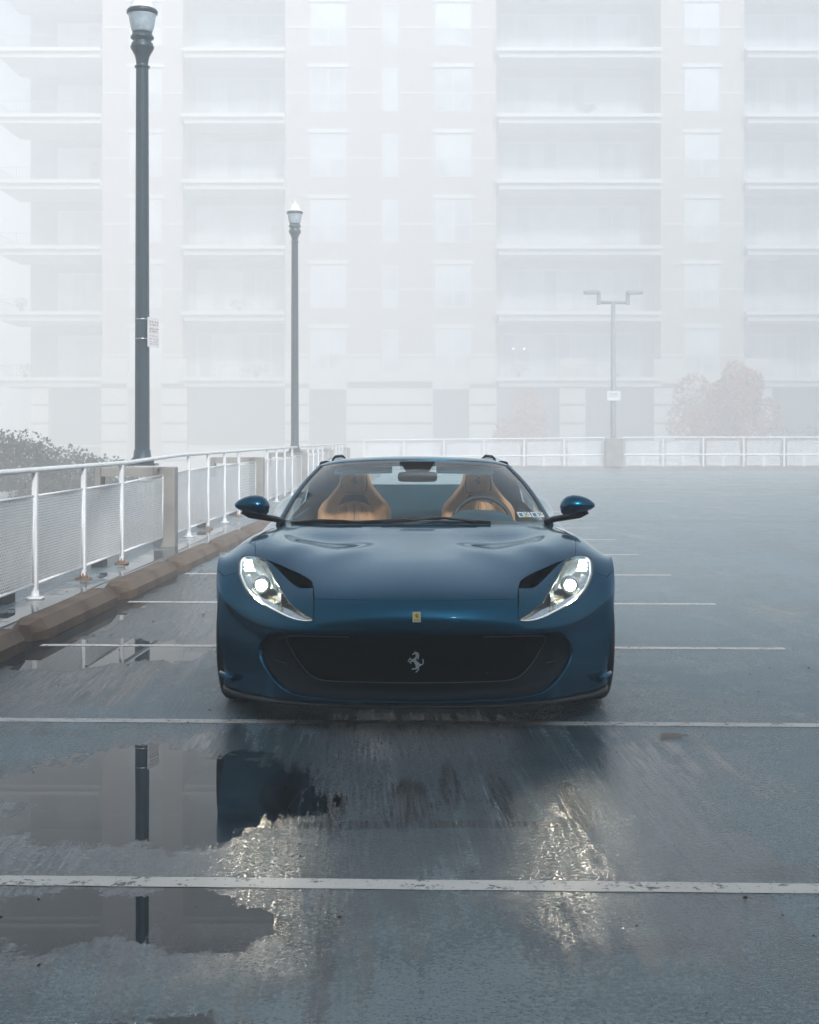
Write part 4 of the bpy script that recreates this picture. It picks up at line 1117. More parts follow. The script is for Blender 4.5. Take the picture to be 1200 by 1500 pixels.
# lower chamber: facets, a small bright lens and an amber reflector
def facet(pxs, mt, name, back=.03, th=.01):
    pts = [onl(x, y, back + b) for x, y, b in pxs]; n = len(pts); m = MB(); bk_ = [p + Vector((0, th, -.003)) for p in pts]
    m.add(pts + bk_, [tuple(range(n)), tuple(range(2 * n - 1, n - 1, -1))] + [(i, n + i, n + (i + 1) % n, (i + 1) % n) for i in range(n)]); return both(m, name, mt, lens)
facet([(414, 889, .01), (424, 893, 0), (440, 903, 0), (450, 908, 0), (428, 904.5, 0), (414, 898, 0)], 'silver', 'lower_reflector')
facet([(392, 872, .0), (411, 881.5, 0.0), (412, 886, .006), (396, 877, .006)], 'amber', 'side_reflector', .035)
facet([(372, 868, .02), (380, 873, 0), (408, 889, 0), (404, 893, 0), (385, 882, 0), (371, 873, 0)], 'silver', 'lower_reflector')
facet([(359, 843, .0), (366, 841, .02), (371, 860, .02), (366, 865, 0)], 'silver', 'side_reflector')
c_ = onl(407, 884.5, .028); m = MB(); m.lathe([(.004, -.008), (.011, -.005), (.013, 0), (.013, .01)], tuple(c_), 16, axis='y'); both(m, 'turn_lamp', 'chrome', lens)

# ---- mouth: duct surround, grille mesh, side fins, emblems
inner = [(608.7, 934), (540, 933.5), (480, 932.5), (430, 931), (416.8, 932.5), (420, 941), (427.5, 953.4), (436, 968), (446.7, 982), (455, 989.5), (463, 994), (473, 996.4), (485, 997.7), (540, 999.5), (608.7, 1000)]
def pplan(px, py, extra):
    """photo pixel onto the fascia's plan curve, set back by extra"""
    dx = PCX - px; D = 6.45
    for _ in range(6):
        x = dx * D / F; D = 6.37 + .42 * (x / .785) ** 2 * (1 if x < .785 else 1) + extra
    return Vector((dx * D / F, D, Zp(py, D)))
NB = 64
def resamp(pts, n):
    P = [Vector(p) for p in pts]; d = [0]
    for a, b in zip(P[:-1], P[1:]): d.append(d[-1] + (b - a).length)
    out = []
    for k in range(n):
        s = d[-1] * k / (n - 1); i = 0
        while i < len(d) - 2 and d[i + 1] < s: i += 1
        f = (s - d[i]) / max(1e-9, d[i + 1] - d[i]); out.append(P[i].lerp(P[i + 1], min(1, max(0, f))))
    return out
sm_in = smoothpl([(a, b) for a, b in inner], 2)
inn = resamp([pplan(a, b, .045) for a, b in sm_in], NB); inn2 = resamp([pplan(a, b, .085) for a, b in sm_in], NB)
out_ = resamp([p + Vector((0, .02, 0)) for p in lift(mouth)], NB)
# top run of both loops is matched by its share of length: fine for a duct
m = MB(); rows = []
for f, yb in ((0, 0), (.3, .03), (.65, .035), (1, 0)):
    rows.append([a.lerp(b, f) + Vector((0, yb, 0)) for a, b in zip(out_, inn)])
rows.append(inn2)
m.grid(rows); mm = mir(m); n0 = len(m.v); m.add(mm.v, mm.f); m.sm = [True] * len(m.f)
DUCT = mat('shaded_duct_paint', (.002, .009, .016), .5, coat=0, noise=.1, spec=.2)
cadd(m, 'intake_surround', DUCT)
# grille: diamond mesh just inside the inner loop, with a dark backing
full_px = [(a, b) for a, b in inner] + [(2 * PCX - a, b) for a, b in inner[::-1][1:-1]]
m = MB(); bb = [(-.415, .235), (.415, .455)]
def gy(x): return 6.37 + .42 * (x / .785) ** 2 + .10
def ingr(x, z):
    D = gy(x); px = PCX - x * F / D; py = 642 + (H - z) * F / D
    return bool(pip(np.array([px]), np.array([py]), full_px)[0])
dz, dxg = .0125, .021
for r_ in range(26):
    z = .215 + r_ * dz
    pts = []
    for c_ in range(-62, 63):
        x = c_ * dxg / 2; zz = z + (dz * .5 if (c_ + r_) % 2 else -dz * .5)
        if ingr(x, zz): pts.append((x, gy(x), zz))
        else:
            if len(pts) > 1: m.grid([[(p[0], p[1], p[2] - .0016) for p in pts], [(p[0], p[1], p[2] + .0016) for p in pts], [(p[0], p[1] + .008, p[2] + .0016) for p in pts]], smooth=False)
            pts = []
    if len(pts) > 1: m.grid([[(p[0], p[1], p[2] - .0016) for p in pts], [(p[0], p[1], p[2] + .0016) for p in pts]], smooth=False)
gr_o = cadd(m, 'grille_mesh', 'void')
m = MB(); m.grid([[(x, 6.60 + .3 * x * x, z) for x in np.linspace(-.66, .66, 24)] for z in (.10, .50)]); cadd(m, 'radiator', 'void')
m = MB()
for z in (.262, .325, .39): m.tube([(x, gy(x) + .03, z) for x in np.linspace(-.36, .36, 16)], .004, 6)
cadd(m, 'grille_bars', 'void', gr_o)
m = MB(); m.tube([p + Vector((0, -.003, 0)) for p in inn[14:]], .0022, 6); both(m, 'grille_frame', mat('frame_edge', (.10, .12, .13), .3, coat=.5))
# side fins in the outer openings
fp = [pplan(388, 962.5, .03), pplan(404, 967, .02), pplan(419, 971.5, .01), pplan(413, 966, .05)]
m = MB(); m.add([p for p in fp] + [p + Vector((0, .05, -.012)) for p in fp], [(0, 1, 2, 3), (0, 4, 5, 1), (1, 5, 6, 2), (2, 6, 7, 3), (3, 7, 4, 0)]); both(m, 'intake_fin', 'gloss_black')
m = MB(); m.tube(fp[:3], .0022, 6); both(m, 'fin_edge', 'bezel')

# prancing horse emblem outlines (emblem units, 100 = full height), and the shield badge
HORSE = [
 [(228,958),(250,940),(262,935),(275,908),(292,903),(310,912),(345,925),(362,950),(367,990),(352,1030),(350,1060),(338,1057),(318,1022),(300,1062),(322,1090),(350,1112),(395,1150),(402,1166),(372,1190),(348,1228),(325,1226),(300,1215),(290,1150),(250,1092),(215,1078),(222,1056),(262,1040),(285,1012),(302,985),(290,955),(262,958),(238,970)],
 [(225,1058),(190,1018),(158,1060),(143,1100),(153,1106),(174,1070),(195,1046),(216,1086)],
 [(240,1086),(192,1086),(168,1100),(204,1142),(213,1136),(190,1106),(240,1100)],
 [(330,1216),(270,1226),(224,1228),(221,1246),(262,1247),(335,1236)],
 [(332,1222),(352,1246),(298,1290),(292,1304),(312,1300),(364,1252),(360,1222)],
 [(388,1152),(423,1140),(438,1110),(424,1046),(441,1050),(453,1100),(442,1142),(408,1168)]]
def horse(center, height, thick, face='y', dome=0.0):
    """upright emblem facing the camera: front face and sides"""
    k = height / 400.; m = MB(); c0 = Vector(center)
    for pl in HORSE:
        p2 = [Vector(((x - 297) * k, -(y - 1103) * k)) for x, y in pl]; n = len(p2)
        vo, eo, fo, _a, _b, _c = delaunay_2d_cdt(p2, [(i, (i + 1) % n) for i in range(n)], [], 1, 1e-7)
        n_ = len(vo); cc = sum((Vector(v) for v in vo), Vector((0, 0))) / n_
        vs = [c0 + Vector((v.x, -thick, v.y)) for v in vo] + [c0 + Vector((v.x, 0, v.y)) for v in p2] + [c0 + Vector((v.x, -thick, v.y)) for v in p2]
        fs = [tuple(f) for f in fo] + [(n_ + i, n_ + (i + 1) % n, n_ + n + (i + 1) % n, n_ + n + i) for i in range(n)]
        m.add(vs, fs)
    return m
e_c = Vector(((608 - PCX) * 6.45 / F, 6.44, Zp(969.5, 6.44)))
cadd(horse(e_c, .094, .006), 'horse_emblem', mat('satin_chrome', (.85, .88, .9), .35, metal=.35, noise=.1, scale=60))
q = S.trace(0.6, 904.3); bp = Vector(S([q[0]], [q[1]])[0]); bn = Vector(S.normal([q[0]], [q[1]])[0])
if bn.y > 0: bn = -bn
D_ = bp.y; w_, h_ = 5.9 * D_ / F, 7.6 * D_ / F
rotb = Matrix.Rotation(math.atan2(-bn.z, -bn.y) * -1, 4, 'X') if False else Matrix.Rotation(-math.atan2(bn.z, -bn.y), 4, 'X')
Mb = Matrix.Translation(bp + bn * .001) @ rotb
m = MB(); m.bbox(-w_, w_, -.0045, 0.002, -h_, h_, .0012, Mb); bd_o = cadd(m, 'shield_badge', 'white_enamel')
m = MB(); m.box(-w_ + .003, w_ - .003, -.0056, -.0047, -h_ + .003, h_ - .003, Mb); cadd(m, 'badge_field', 'yellow', bd_o)
hm_ = horse((0.0, -.0058, .004), .0225, .0008); hm_.v = [tuple(Mb @ Vector(p)) for p in hm_.v]; cadd(hm_, 'badge_horse', 'ink', bd_o)
cu = bpy.data.curves.new('badge_lettering', 'FONT'); cu.body = 'Ferrari'; cu.size = .0092; cu.align_x = 'CENTER'
to = bpy.data.objects.new('badge_lettering', cu); COL.objects.link(to)
bpy.context.view_layer.update(); me = bpy.data.meshes.new_from_object(to); bpy.data.objects.remove(to)
m = MB(); Mt = Mb @ Matrix.Translation((0, -.0059, -h_ + .0045)) @ Matrix.Rotation(R(90), 4, 'X')
m.add([tuple(Mt @ v.co) for v in me.vertices], [tuple(p.vertices) for p in me.polygons]); cadd(m, 'badge_lettering', 'ink', bd_o)
# small sensor on the right part of the lower lip, washer dots
for px, py in ((505.6, 985.7),):
    p = pplan(px, py, .07); m = MB(); m.lathe([(.002, -.004), (.004, 0), (.004, .02)], tuple(p), 8, axis='y'); cadd(m, 'parking_sensor', 'chrome')

# ---- splitter, flicks, underbody, wheel wells
cs = np.linspace(0, 7, 40); R0 = S(np.zeros(40), cs)
m = MB(); rows = []
for (oy, oz) in ((.030, -.002), (-.012, -.008), (-.022, -.016), (-.020, -.028), (.05, -.034), (.5, -.034)):
    row = []
    for i, p in enumerate(R0):
        f = min(1, max(0, (abs(p[0]) - .55) / .3)); k = .35 + .65 * f
        row.append((p[0] - (0 if oy > .4 else 0), p[1] + oy * (k if oy < 0 else 1), p[2] + oz * (.6 + .6 * f) ))
    rows.append(row)
m.grid(rows); mm = mir(m); m.add(mm.v, mm.f); m.sm = [True] * len(m.f); cadd(m, 'splitter', 'black')
tp = [(343, 983.5, 6.90), (341.5, 990, 6.86), (337, 994.3, 6.84), (331, 993.6, 6.85), (320.6, 985, 6.93), (326, 978, 7.0)]
pts = [Vector(((PCX - a) * d / F, d, Zp(b, d))) for a, b, d in tp]
m = MB(); cc = sum(pts, Vector()) / 6 + Vector((0, 0, .003)); lo = [p + Vector((-.012, .02, -.022)) for p in pts]
m.add(pts + [cc] + lo, [(i, (i + 1) % 6, 6) for i in range(6)] + [(i, 7 + i, 7 + (i + 1) % 6, (i + 1) % 6) for i in range(6)] + [tuple(7 + i for i in range(5, -1, -1))], True)
both(m, 'bumper_flick', 'paint')
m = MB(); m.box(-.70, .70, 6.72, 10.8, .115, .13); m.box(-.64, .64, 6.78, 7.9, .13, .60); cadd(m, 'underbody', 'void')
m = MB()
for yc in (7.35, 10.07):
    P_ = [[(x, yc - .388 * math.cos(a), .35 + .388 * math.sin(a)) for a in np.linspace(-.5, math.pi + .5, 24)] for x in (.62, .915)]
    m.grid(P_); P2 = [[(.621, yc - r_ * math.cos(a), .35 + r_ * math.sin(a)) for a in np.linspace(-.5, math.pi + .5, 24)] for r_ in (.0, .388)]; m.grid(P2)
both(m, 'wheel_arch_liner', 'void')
# arch lip returns
a_ = np.linspace(0, 13, 90); lipc = S(a_, np.full(90, 7.0)); m = MB()
m.grid([[tuple(p) for p in lipc], [(p[0] - .012, p[1], p[2]) for p in lipc], [(p[0] - .05, p[1] + (.01 if p[1] < 7.35 else -.01) * 0, p[2]) for p in lipc]]); both(m, 'arch_lip', 'paint')

# ---- wheels
def wheel(sx, yc):
    x0 = sx * .846; m = MB(); w = .137
    prof = []
    for r_, h in ((.262, -w + .012), (.30, -w - .002), (.325, -w + .004), (.343, -w + .018), (.350, -w + .04), (.352, -.06), (.352, -.057), (.345, -.055), (.345, -.045), (.352, -.043), (.353, -.012), (.346, -.010), (.346, .0), (.353, .002), (.353, .030), (.346, .032), (.346, .042), (.352, .044), (.350, w - .04), (.343, w - .018), (.325, w - .004), (.30, w + .002), (.262, w - .012)):
        prof.append((r_, h))
    m.lathe(prof, (x0, yc, .352), 56, axis='x', ends=False)
    root = cadd(m, 'wheel', 'rubber')
    m = MB(); s_ = 1 if sx > 0 else -1
    m.lathe([(.262, -s_ * .12), (.245, -s_ * .10), (.235, s_ * .08), (.255, s_ * .118), (.266, s_ * .125), (.262, s_ * .128)], (x0, yc, .352), 48, axis='x', ends=False)
    for k in range(10):
        an = 2 * math.pi * k / 10; d = Vector((0, math.cos(an), math.sin(an))); t_ = Vector((0, -math.sin(an), math.cos(an)))
        c = Vector((x0, yc, .352)); wv = .018; X = Vector((s_, 0, 0))
        pts = [c + d * .05 - t_ * wv + X * .085, c + d * .05 + t_ * wv + X * .085, c + d * .245 + t_ * wv * .7 + X * .118, c + d * .245 - t_ * wv * .7 + X * .118]
        lo = [p - X * .03 for p in pts]; m.add(pts + lo, [(0, 1, 2, 3), (7, 6, 5, 4), (0, 4, 5, 1), (1, 5, 6, 2), (2, 6, 7, 3), (3, 7, 4, 0)])
    m.lathe([(.06, s_ * .05), (.06, s_ * .088), (.03, s_ * .094), (.002, s_ * .095)], (x0, yc, .352), 20, axis='x'); cadd(m, 'rim', 'alloy', root)
    m = MB(); m.lathe([(.19, s_ * .0), (.19, s_ * .03), (.08, s_ * .03)], (x0, yc, .352), 32, axis='x'); cadd(m, 'brake_disc', 'steel', root)
for yc in (7.35, 10.07):
    for sx in (1, -1): wheel(sx, yc)

# ---- flanks: doors, quarter panels
RN = NET[13]
NB_ = [
 [RN[3], RN[4], RN[5], RN[6], RN[7]],
 [(.735,8.5,.872),(.85,8.52,.848),(.938,8.5,.75),(.948,8.42,.47),(.925,8.30,.15)],
 [(.73,9.05,.895),(.845,9.05,.868),(.932,9.02,.75),(.930,9.0,.46),(.92,8.95,.15)],
 [(.73,9.5,.915),(.865,9.5,.905),(.955,9.48,.79),(.952,9.45,.48),(.935,9.45,.15)],
 [(.71,9.95,.935),(.865,9.95,.952),(.985,9.93,.85),(1.008,9.93,.56),(.965,9.93,.15)],
 [(.67,10.35,.925),(.84,10.35,.93),(.972,10.33,.83),(1.005,10.33,.56),(.965,10.33,.15)],
 [(.62,10.72,.90),(.78,10.72,.895),(.915,10.70,.80),(.94,10.68,.52),(.91,10.66,.18)],
 [(.58,10.96,.875),(.72,10.93,.862),(.81,10.90,.77),(.83,10.88,.50),(.81,10.86,.24)]]
class Surf2(Surf):
    """open patch, x > 0 only"""
    def __init__(s, net, comp=.6):
        P = np.array(net, float); s.nr, s.nc = P.shape[:2]; s.off = 0; s.bumps = []
        B = P.copy()
        for ax in (0, 1):
            B = np.moveaxis(B, ax, 0); C_ = B.copy(); C_[1:-1] = (B[:-2] + 4 * B[1:-1] + B[2:]) / 6; B = np.moveaxis(C_, 0, ax)
        s.Q = P + comp * (P - B)
    def normal(s, r, c):
        e = .02; r = np.atleast_1d(np.asarray(r, float)); c = np.atleast_1d(np.asarray(c, float))
        a = s(np.minimum(r + e, s.nr - 1), c) - s(np.maximum(r - e, 0), c); b = s(r, np.minimum(c + e, s.nc - 1)) - s(r, np.maximum(c - e, 0))
        n = np.cross(b, a); return n / np.maximum(np.linalg.norm(n, axis=1, keepdims=True), 1e-9)
S2 = Surf2(NB_)
panel('door', [(.1, 0), (3.05, 0), (3.1, 1.5), (2.95, 3), (2.75, 3.75), (.45, 3.75), (.25, 3)], surf=S2, split=True, step=.12)
def find(yv, zv):
    best = None; rr, cc = np.meshgrid(np.linspace(2.4, 6.4, 160), np.linspace(.8, 4, 130), indexing='ij'); P = S2(rr.ravel(), cc.ravel())
    d = (P[:, 1] - yv) ** 2 + (P[:, 2] - zv) ** 2; k = int(d.argmin()); return (rr.ravel()[k], cc.ravel()[k])
ar = [find(10.07 - .385 * math.cos(R(a)), .352 + .385 * math.sin(R(a))) for a in range(-20, 201, 10)]
ar = [(ar[0][0], 4.0)] + ar + [(ar[-1][0], 4.0)]
panel('quarter_panel', [(3.05, 0), (7, 0), (7, 4)] + ar[::-1] + [(2.75, 4.0), (2.75, 3.75), (2.95, 3), (3.1, 1.5)], surf=S2, split=True, step=.12)
panel('side_skirt', [(.0, 3.75), (2.75, 3.75), (2.75, 4.0), (0, 4.0)], surf=S2, split=True, step=.12, mt='black')
panel('front_quarter', [(0, 0), (.1, 0), (.25, 3), (.45, 3.75), (0, 3.75)], surf=S2, split=True, step=.1, gap=.0005)
# ---- rear deck and tail
RD_ = [[(0,9.98,.955),(.3,9.98,.955),(.5,9.97,.945),(.71,9.95,.935)], [(0,10.35,.94),(.3,10.35,.94),(.5,10.35,.93),(.67,10.35,.925)], [(0,10.75,.91),(.3,10.75,.91),(.47,10.74,.905),(.62,10.72,.90)], [(0,11.05,.895),(.3,11.04,.893),(.45,11.02,.885),(.58,10.96,.875)]]
S3 = Surf(RD_); panel('boot_lid', [(0, 0), (0, 3), (3, 3), (3, 0)], surf=S3, step=.2)
m = MB(); tl = [(-.81, 10.86), (-.75, 10.92), (-.58, 10.96), (-.3, 11.03), (0, 11.05), (.3, 11.03), (.58, 10.96), (.75, 10.92), (.81, 10.86)]
m.grid([[(x, y, z) for x, y in tl] for z in (.88, .78)] ); m.v = [(p[0], p[1] - (.0 if p[2] > .85 else .03), p[2]) for p in m.v]
m.grid([[(x, y - .03, .78) for x, y in tl], [(x, y - .05, .60) for x, y in tl], [(x * 1.01, y + .02, .48) for x, y in tl], [(x, y - .02, .24) for x, y in tl]]); cadd(m, 'rear_bumper', 'paint')
for x in (.42, .63):
    m = MB(); m.lathe([(.05, 0), (.062, -.02), (.062, -.05), (.055, -.05)], (x, 10.98 - (x - .4) * .25 - .02, .72), 20, axis='y'); m.v = [(p[0], p[1] + .05, p[2]) for p in m.v]; both(m, 'tail_light', 'red')
m = MB(); m.box(-.55, .55, 10.9, 11.02, .14, .30); cadd(m, 'rear_diffuser', 'black')

# ---- windscreen, pillars, roof, side glass
WN = [
 [(0,7.93,.868),(.25,7.95,.866),(.50,8.02,.860),(.67,8.10,.853),(.775,8.17,.846)],
 [(0,8.27,.995),(.245,8.29,.992),(.475,8.35,.980),(.63,8.42,.966),(.738,8.49,.948)],
 [(0,8.63,1.118),(.22,8.65,1.114),(.43,8.70,1.100),(.585,8.77,1.082),(.678,8.84,1.060)],
 [(0,8.99,1.205),(.2,9.01,1.203),(.38,9.05,1.194),(.505,9.11,1.181),(.595,9.17,1.160)]]
SW = Surf(WN); SW.bvh(12)
def warp(name, r0, r1, c0, c1, mt, sf=SW, off=0.0, step=.1, skirt=False, **k):
    return panel(name, [(r0, c0), (r1, c0), (r1, c1), (r0, c1)], surf=sf, mt=mt, off=off, step=step, skirt=skirt, gap=0, **k)
wsg = warp('windscreen', 0, 3, 0, 3.96, 'glass')[0]
warp('windscreen_border', 0, .10, 0, 3.97, 'gloss_black', off=-.004, parent=wsg)
warp('windscreen_border', .10, 3, 3.72, 3.97, 'gloss_black', off=-.004, parent=wsg)
warp('windscreen_border', 2.90, 3, 0, 3.72, 'gloss_black', off=-.004, parent=wsg)
a_ = np.linspace(-.0, 3, 40); ed = [Vector(p) for p in SW(a_, np.full(40, 4.0))]
m = MB(); rows = []
for (ox, oy, oz) in ((-.010, .0, .002), (.004, .004, .010), (.018, .018, .008), (.026, .04, -.006), (.020, .07, -.022), (-.005, .09, -.03)):
    rows.append([(p.x + ox, p.y + oy, p.z + oz) for p in ed])
m.grid(rows); both(m, 'windscreen_pillar', 'paint')
m = MB(); ins = [Vector(p) for p in SW(np.linspace(0, 3, 40), np.full(40, 3.97))]; m.tube([p + Vector((.0, -.001, .003)) for p in ins], .0045, 6); both(m, 'windscreen_seal', 'black')
RF = [
 [(0,8.985,1.206),(.2,9.005,1.204),(.38,9.045,1.195),(.505,9.105,1.182),(.60,9.17,1.160)],
 [(0,9.05,1.219),(.2,9.07,1.217),(.39,9.11,1.207),(.52,9.16,1.191),(.63,9.22,1.160)],
 [(0,9.17,1.226),(.2,9.19,1.223),(.40,9.22,1.212),(.53,9.26,1.195),(.640,9.32,1.158)],
 [(0,9.26,1.218),(.2,9.28,1.215),(.40,9.31,1.204),(.52,9.35,1.187),(.635,9.42,1.150)]]
SR = Surf(RF); panel('windscreen_header', [(0, 0), (3, 0), (3, 4), (0, 4)], surf=SR, step=.12, gap=.0005, depth=.03)
m = MB(); m.grid([[(x, y, z - .05 * (x / .5) ** 4) for x in np.linspace(-.50, .50, 18)] for (y, z) in ((9.78, 1.148), (9.80, 1.172), (9.86, 1.182), (9.94, 1.178), (9.96, 1.15))]); cadd(m, 'rear_bridge', 'paint')
# buttresses
m = MB(); rows = []
for (y, zt, xo, xb, xi) in ((9.60, 1.19, .648, .73, .50), (9.85, 1.20, .62, .735, .47), (9.98, 1.222, .58, .73, .45), (10.1, 1.185, .57, .72, .44), (10.35, 1.09, .56, .70, .43), (10.6, 1.0, .55, .67, .42), (10.85, .925, .54, .62, .41)):
    zb = .93 if y < 10.3 else .915 - (y - 10.3) * .05
    rows.append([(xb, y, zb - .02), (xb - .02, y, zb + (zt - zb) * .3), (xo + .01, y, zb + (zt - zb) * .75), (xo - .02, y, zt - .008), (xo - .06, y, zt), (xi + .02, y, zt - .03 * (zt - zb) - .012), (xi, y, zb + (zt - zb) * .5), (xi - .02, y, zb - .02)])
m.grid(rows); m.f += [tuple(range(8)), tuple(range(48, 56))[::-1]]; m.sm += [False] * 2; both(m, 'buttress', 'paint')
for (x0, x1, y0, zz) in ((.485, .56, 9.86, 1.226),):
    m = MB(); m.tube([(x0 - .01, y0, zz - .022), (x0 + .01, y0, zz - .008), (x1 - .02, y0, zz - .012), (x1 + .01, y0, zz - .035)], [.006, .010, .010, .004], 8); both(m, 'roof_flap', 'gloss_black')
# rear window and side glass
m = MB(); m.grid([[(x, 9.95, z) for x in np.linspace(-.44, .44, 12)] for z in (.96, 1.150)]); cadd(m, 'rear_window', 'side_glass')
m = MB(); rows = []
for f in np.linspace(0, 1, 14):
    y = 8.35 + (9.72 - 8.35) * f; zb = .862 + .05 * f; xb = .735
    if y < 9.25: g_ = (y - 8.25) / 1.0; zt = .875 + (1.158 - .875) * min(1, g_) ** .85; xt = .765 + (.62 - .765) * min(1, g_)
    else: zt = 1.155; xt = .640
    rows.append([(xb + (xt - xb) * k + .015 * math.sin(math.pi * k), y, zb + (zt - zb) * k) for k in (0, .33, .66, 1)])
m.grid(rows); both(m, 'side_window', 'side_glass')

# ---- door mirrors
def mirror_():
    m = MB(); rows = []
    for (x, zc, hu, hd, dp) in ((1.012, .966, .004, .004, .01), (1.006, .966, .014, .016, .035), (.985, .967, .030, .030, .06), (.955, .968, .044, .040, .078), (.920, .968, .053, .048, .088), (.885, .968, .055, .053, .09), (.855, .966, .050, .056, .085), (.835, .962, .040, .052, .07), (.822, .958, .024, .036, .045), (.817, .956, .006, .01, .02)):
        row = []
        for k in range(20):
            a = 2 * math.pi * k / 20; ca, sa = math.cos(a), math.sin(a)
            row.append((x - .02 * 0, 8.02 - dp * ca * (1 if ca > 0 else .55), zc + (hu if sa > 0 else hd) * sa))
        row.append(row[0]); rows.append(row)
    m.grid(rows); return m
mo = both(mirror_(), 'door_mirror', 'paint')
m = MB(); m.tube([(.76, 8.22, .862), (.80, 8.14, .880), (.85, 8.07, .893), (.93, 8.04, .905), (.975, 8.03, .925)], [.020, .018, .018, .016, .010], 12); both(m, 'mirror_arm', 'black', mo)
m = MB(); m.tube([(.828, 7.985, .915), (.87, 7.945, .928), (.92, 7.942, .93), (.965, 7.955, .938)], .0022, 5); both(m, 'mirror_trim', 'gloss_black', mo)
m = MB(); m.grid([[(x, 8.066, z) for x in (.85, .90, .94, .965)] for z in (.935, .99)]); both(m, 'mirror_glass', 'chrome', mo)

# dark vents between bonnet and pillar
m = MB(); m.grid([[tuple(p) for p in lift([(10.5, 4.50), (11.3, 4.42), (12.2, 4.22), (12.95, 3.9)], .004)], [tuple(p) for p in lift([(10.5, 4.42), (11.3, 4.20), (12.2, 3.95), (12.95, 3.70)], .004)]]); both(m, 'scuttle_vent', 'gloss_black')
# ---- wipers
def on_ws(px, py, out=.006):
    d = Vector(((px - PCX) / F, 1, -(py - 642) / F)).normalized(); hit = None
    best = SW.tree.ray_cast(Vector((0, 0, H)), Vector((abs(d.x), d.y, d.z)).normalized())[0]
    if best is None: return None
    p = Vector((math.copysign(best.x, d.x), best.y, best.z)); return p - d * out
def wtube(pts, r, name, mt='black', par=None, out=.012):
    P_ = [on_ws(a, b, out) for a, b in pts]; P_ = [p for p in P_ if p is not None]
    m = MB(); m.tube(P_, r, 8); return cadd(m, name, mt, par or car)
w1 = wtube([(428, 765), (445, 764.3), (470, 764), (500, 764.5), (522, 765.3)], .0075, 'wiper')
wtube([(440, 764), (470, 761.8), (500, 762.5), (530, 765.5)], .0055, 'wiper_arm', par=w1, out=.03)
w2 = wtube([(520, 765), (560, 763), (600, 760), (640, 758.5), (655, 759), (690, 762.5), (720, 765)], .0075, 'wiper')
wtube([(560, 765.5), (610, 761.5), (645, 757.8), (660, 759.5), (700, 765)], .0055, 'wiper_arm', par=w2, out=.03)
# inspection stickers behind the lower corner of the windscreen
for (xa, xb, lime) in ((757.5, 776, True), (777.5, 796, False)):
    def quad(u0, u1, v0, v1, out):
        q = []
        for u, v_ in ((u0, v0), (u1, v0), (u1, v1), (u0, v1)): q.append(on_ws(xa + (xb - xa) * u + 4.5 * v_, 750 + 7.6 * v_, out))
        return q
    m = MB(); m.add(quad(0, 1, 0, 1, .0015), [(0, 1, 2, 3)]); st_ = cadd(m, 'inspection_sticker', 'sticker')
    m = MB(); m.add(quad(.12, .38, .2, .85, .0022), [(0, 1, 2, 3)]); cadd(m, 'sticker_print', 'sticker_blue', st_)
    if lime: m = MB(); m.add(quad(.42, .8, .72, .98, .0022), [(0, 1, 2, 3)]); cadd(m, 'sticker_print', 'sticker_lime', st_)
    m = MB()
    for (u0, u1, v0, v1) in ((.52, .60, .15, .4), (.60, .68, .35, .6), (.72, .78, .1, .55), (.78, .9, .1, .2), (.82, .9, .45, .6), (.55, .66, .6, .7)): m.add(quad(u0, u1, v0, v1, .0024), [(0, 1, 2, 3)])
    cadd(m, 'sticker_print', 'ink', st_)

# ---- cabin
m = MB(); rows = []
for (y, z) in ((8.0, .835), (8.12, .862), (8.35, .862), (8.55, .85), (8.68, .82), (8.74, .74), (8.72, .45)):
    rows.append([(x, y + .09 * (abs(x) / .7) ** 2 * (1 if y < 8.4 else .3), z - .015 * (x / .7) ** 2) for x in np.linspace(-.74, .74, 24)])
m.grid(rows); cadd(m, 'dashboard', 'dash')
m = MB(); rows = []
for (y, hh) in ((8.38, .0), (8.42, .035), (8.50, .058), (8.62, .062), (8.66, .055)):
    rows.append([(.40 + .20 * s_, y, .845 + hh * (1 - s_ ** 4)) for s_ in np.linspace(-1, 1, 14)])
m.grid(rows); cadd(m, 'instrument_cowl', 'dash')
m = MB(); m.box(-.70, .70, 9.72, 9.76, .3, 1.025); m.box(-.73, .73, 8.2, 9.8, .28, .32); cadd(m, 'bulkhead', 'cabin')
m = MB(); m.box(.70, .715, 8.3, 9.75, .32, .87); both(m, 'door_lining', 'cabin')
m = MB()
P_ = [[(x, y, 1.165 - .015 * (x / .5) ** 2 + .02 * math.sin((y - 9.1) * 3)) for x in np.linspace(-.58, .58, 14)] for y in np.linspace(9.1, 9.92, 8)]; m.grid(P_[:2]); cadd(m, 'header_lining', 'cabin')
m = MB(); m.box(.14, .50, 8.98, 9.12, 1.125, 1.140); m.v = [(p[0], p[1], p[2] - .06 * (9.12 - p[1]) / .14 * 0 + (.02 if p[1] > 9.05 else -.005) - .05 * max(0, p[0] - .3)) for p in m.v]; both(m, 'sun_visor', 'cabin')
m = MB(); m.tube([(.50, 9.72, 1.02), (.49, 9.72, 1.10), (.44, 9.72, 1.17)], .02, 8); both(m, 'roll_hoop', 'cabin')
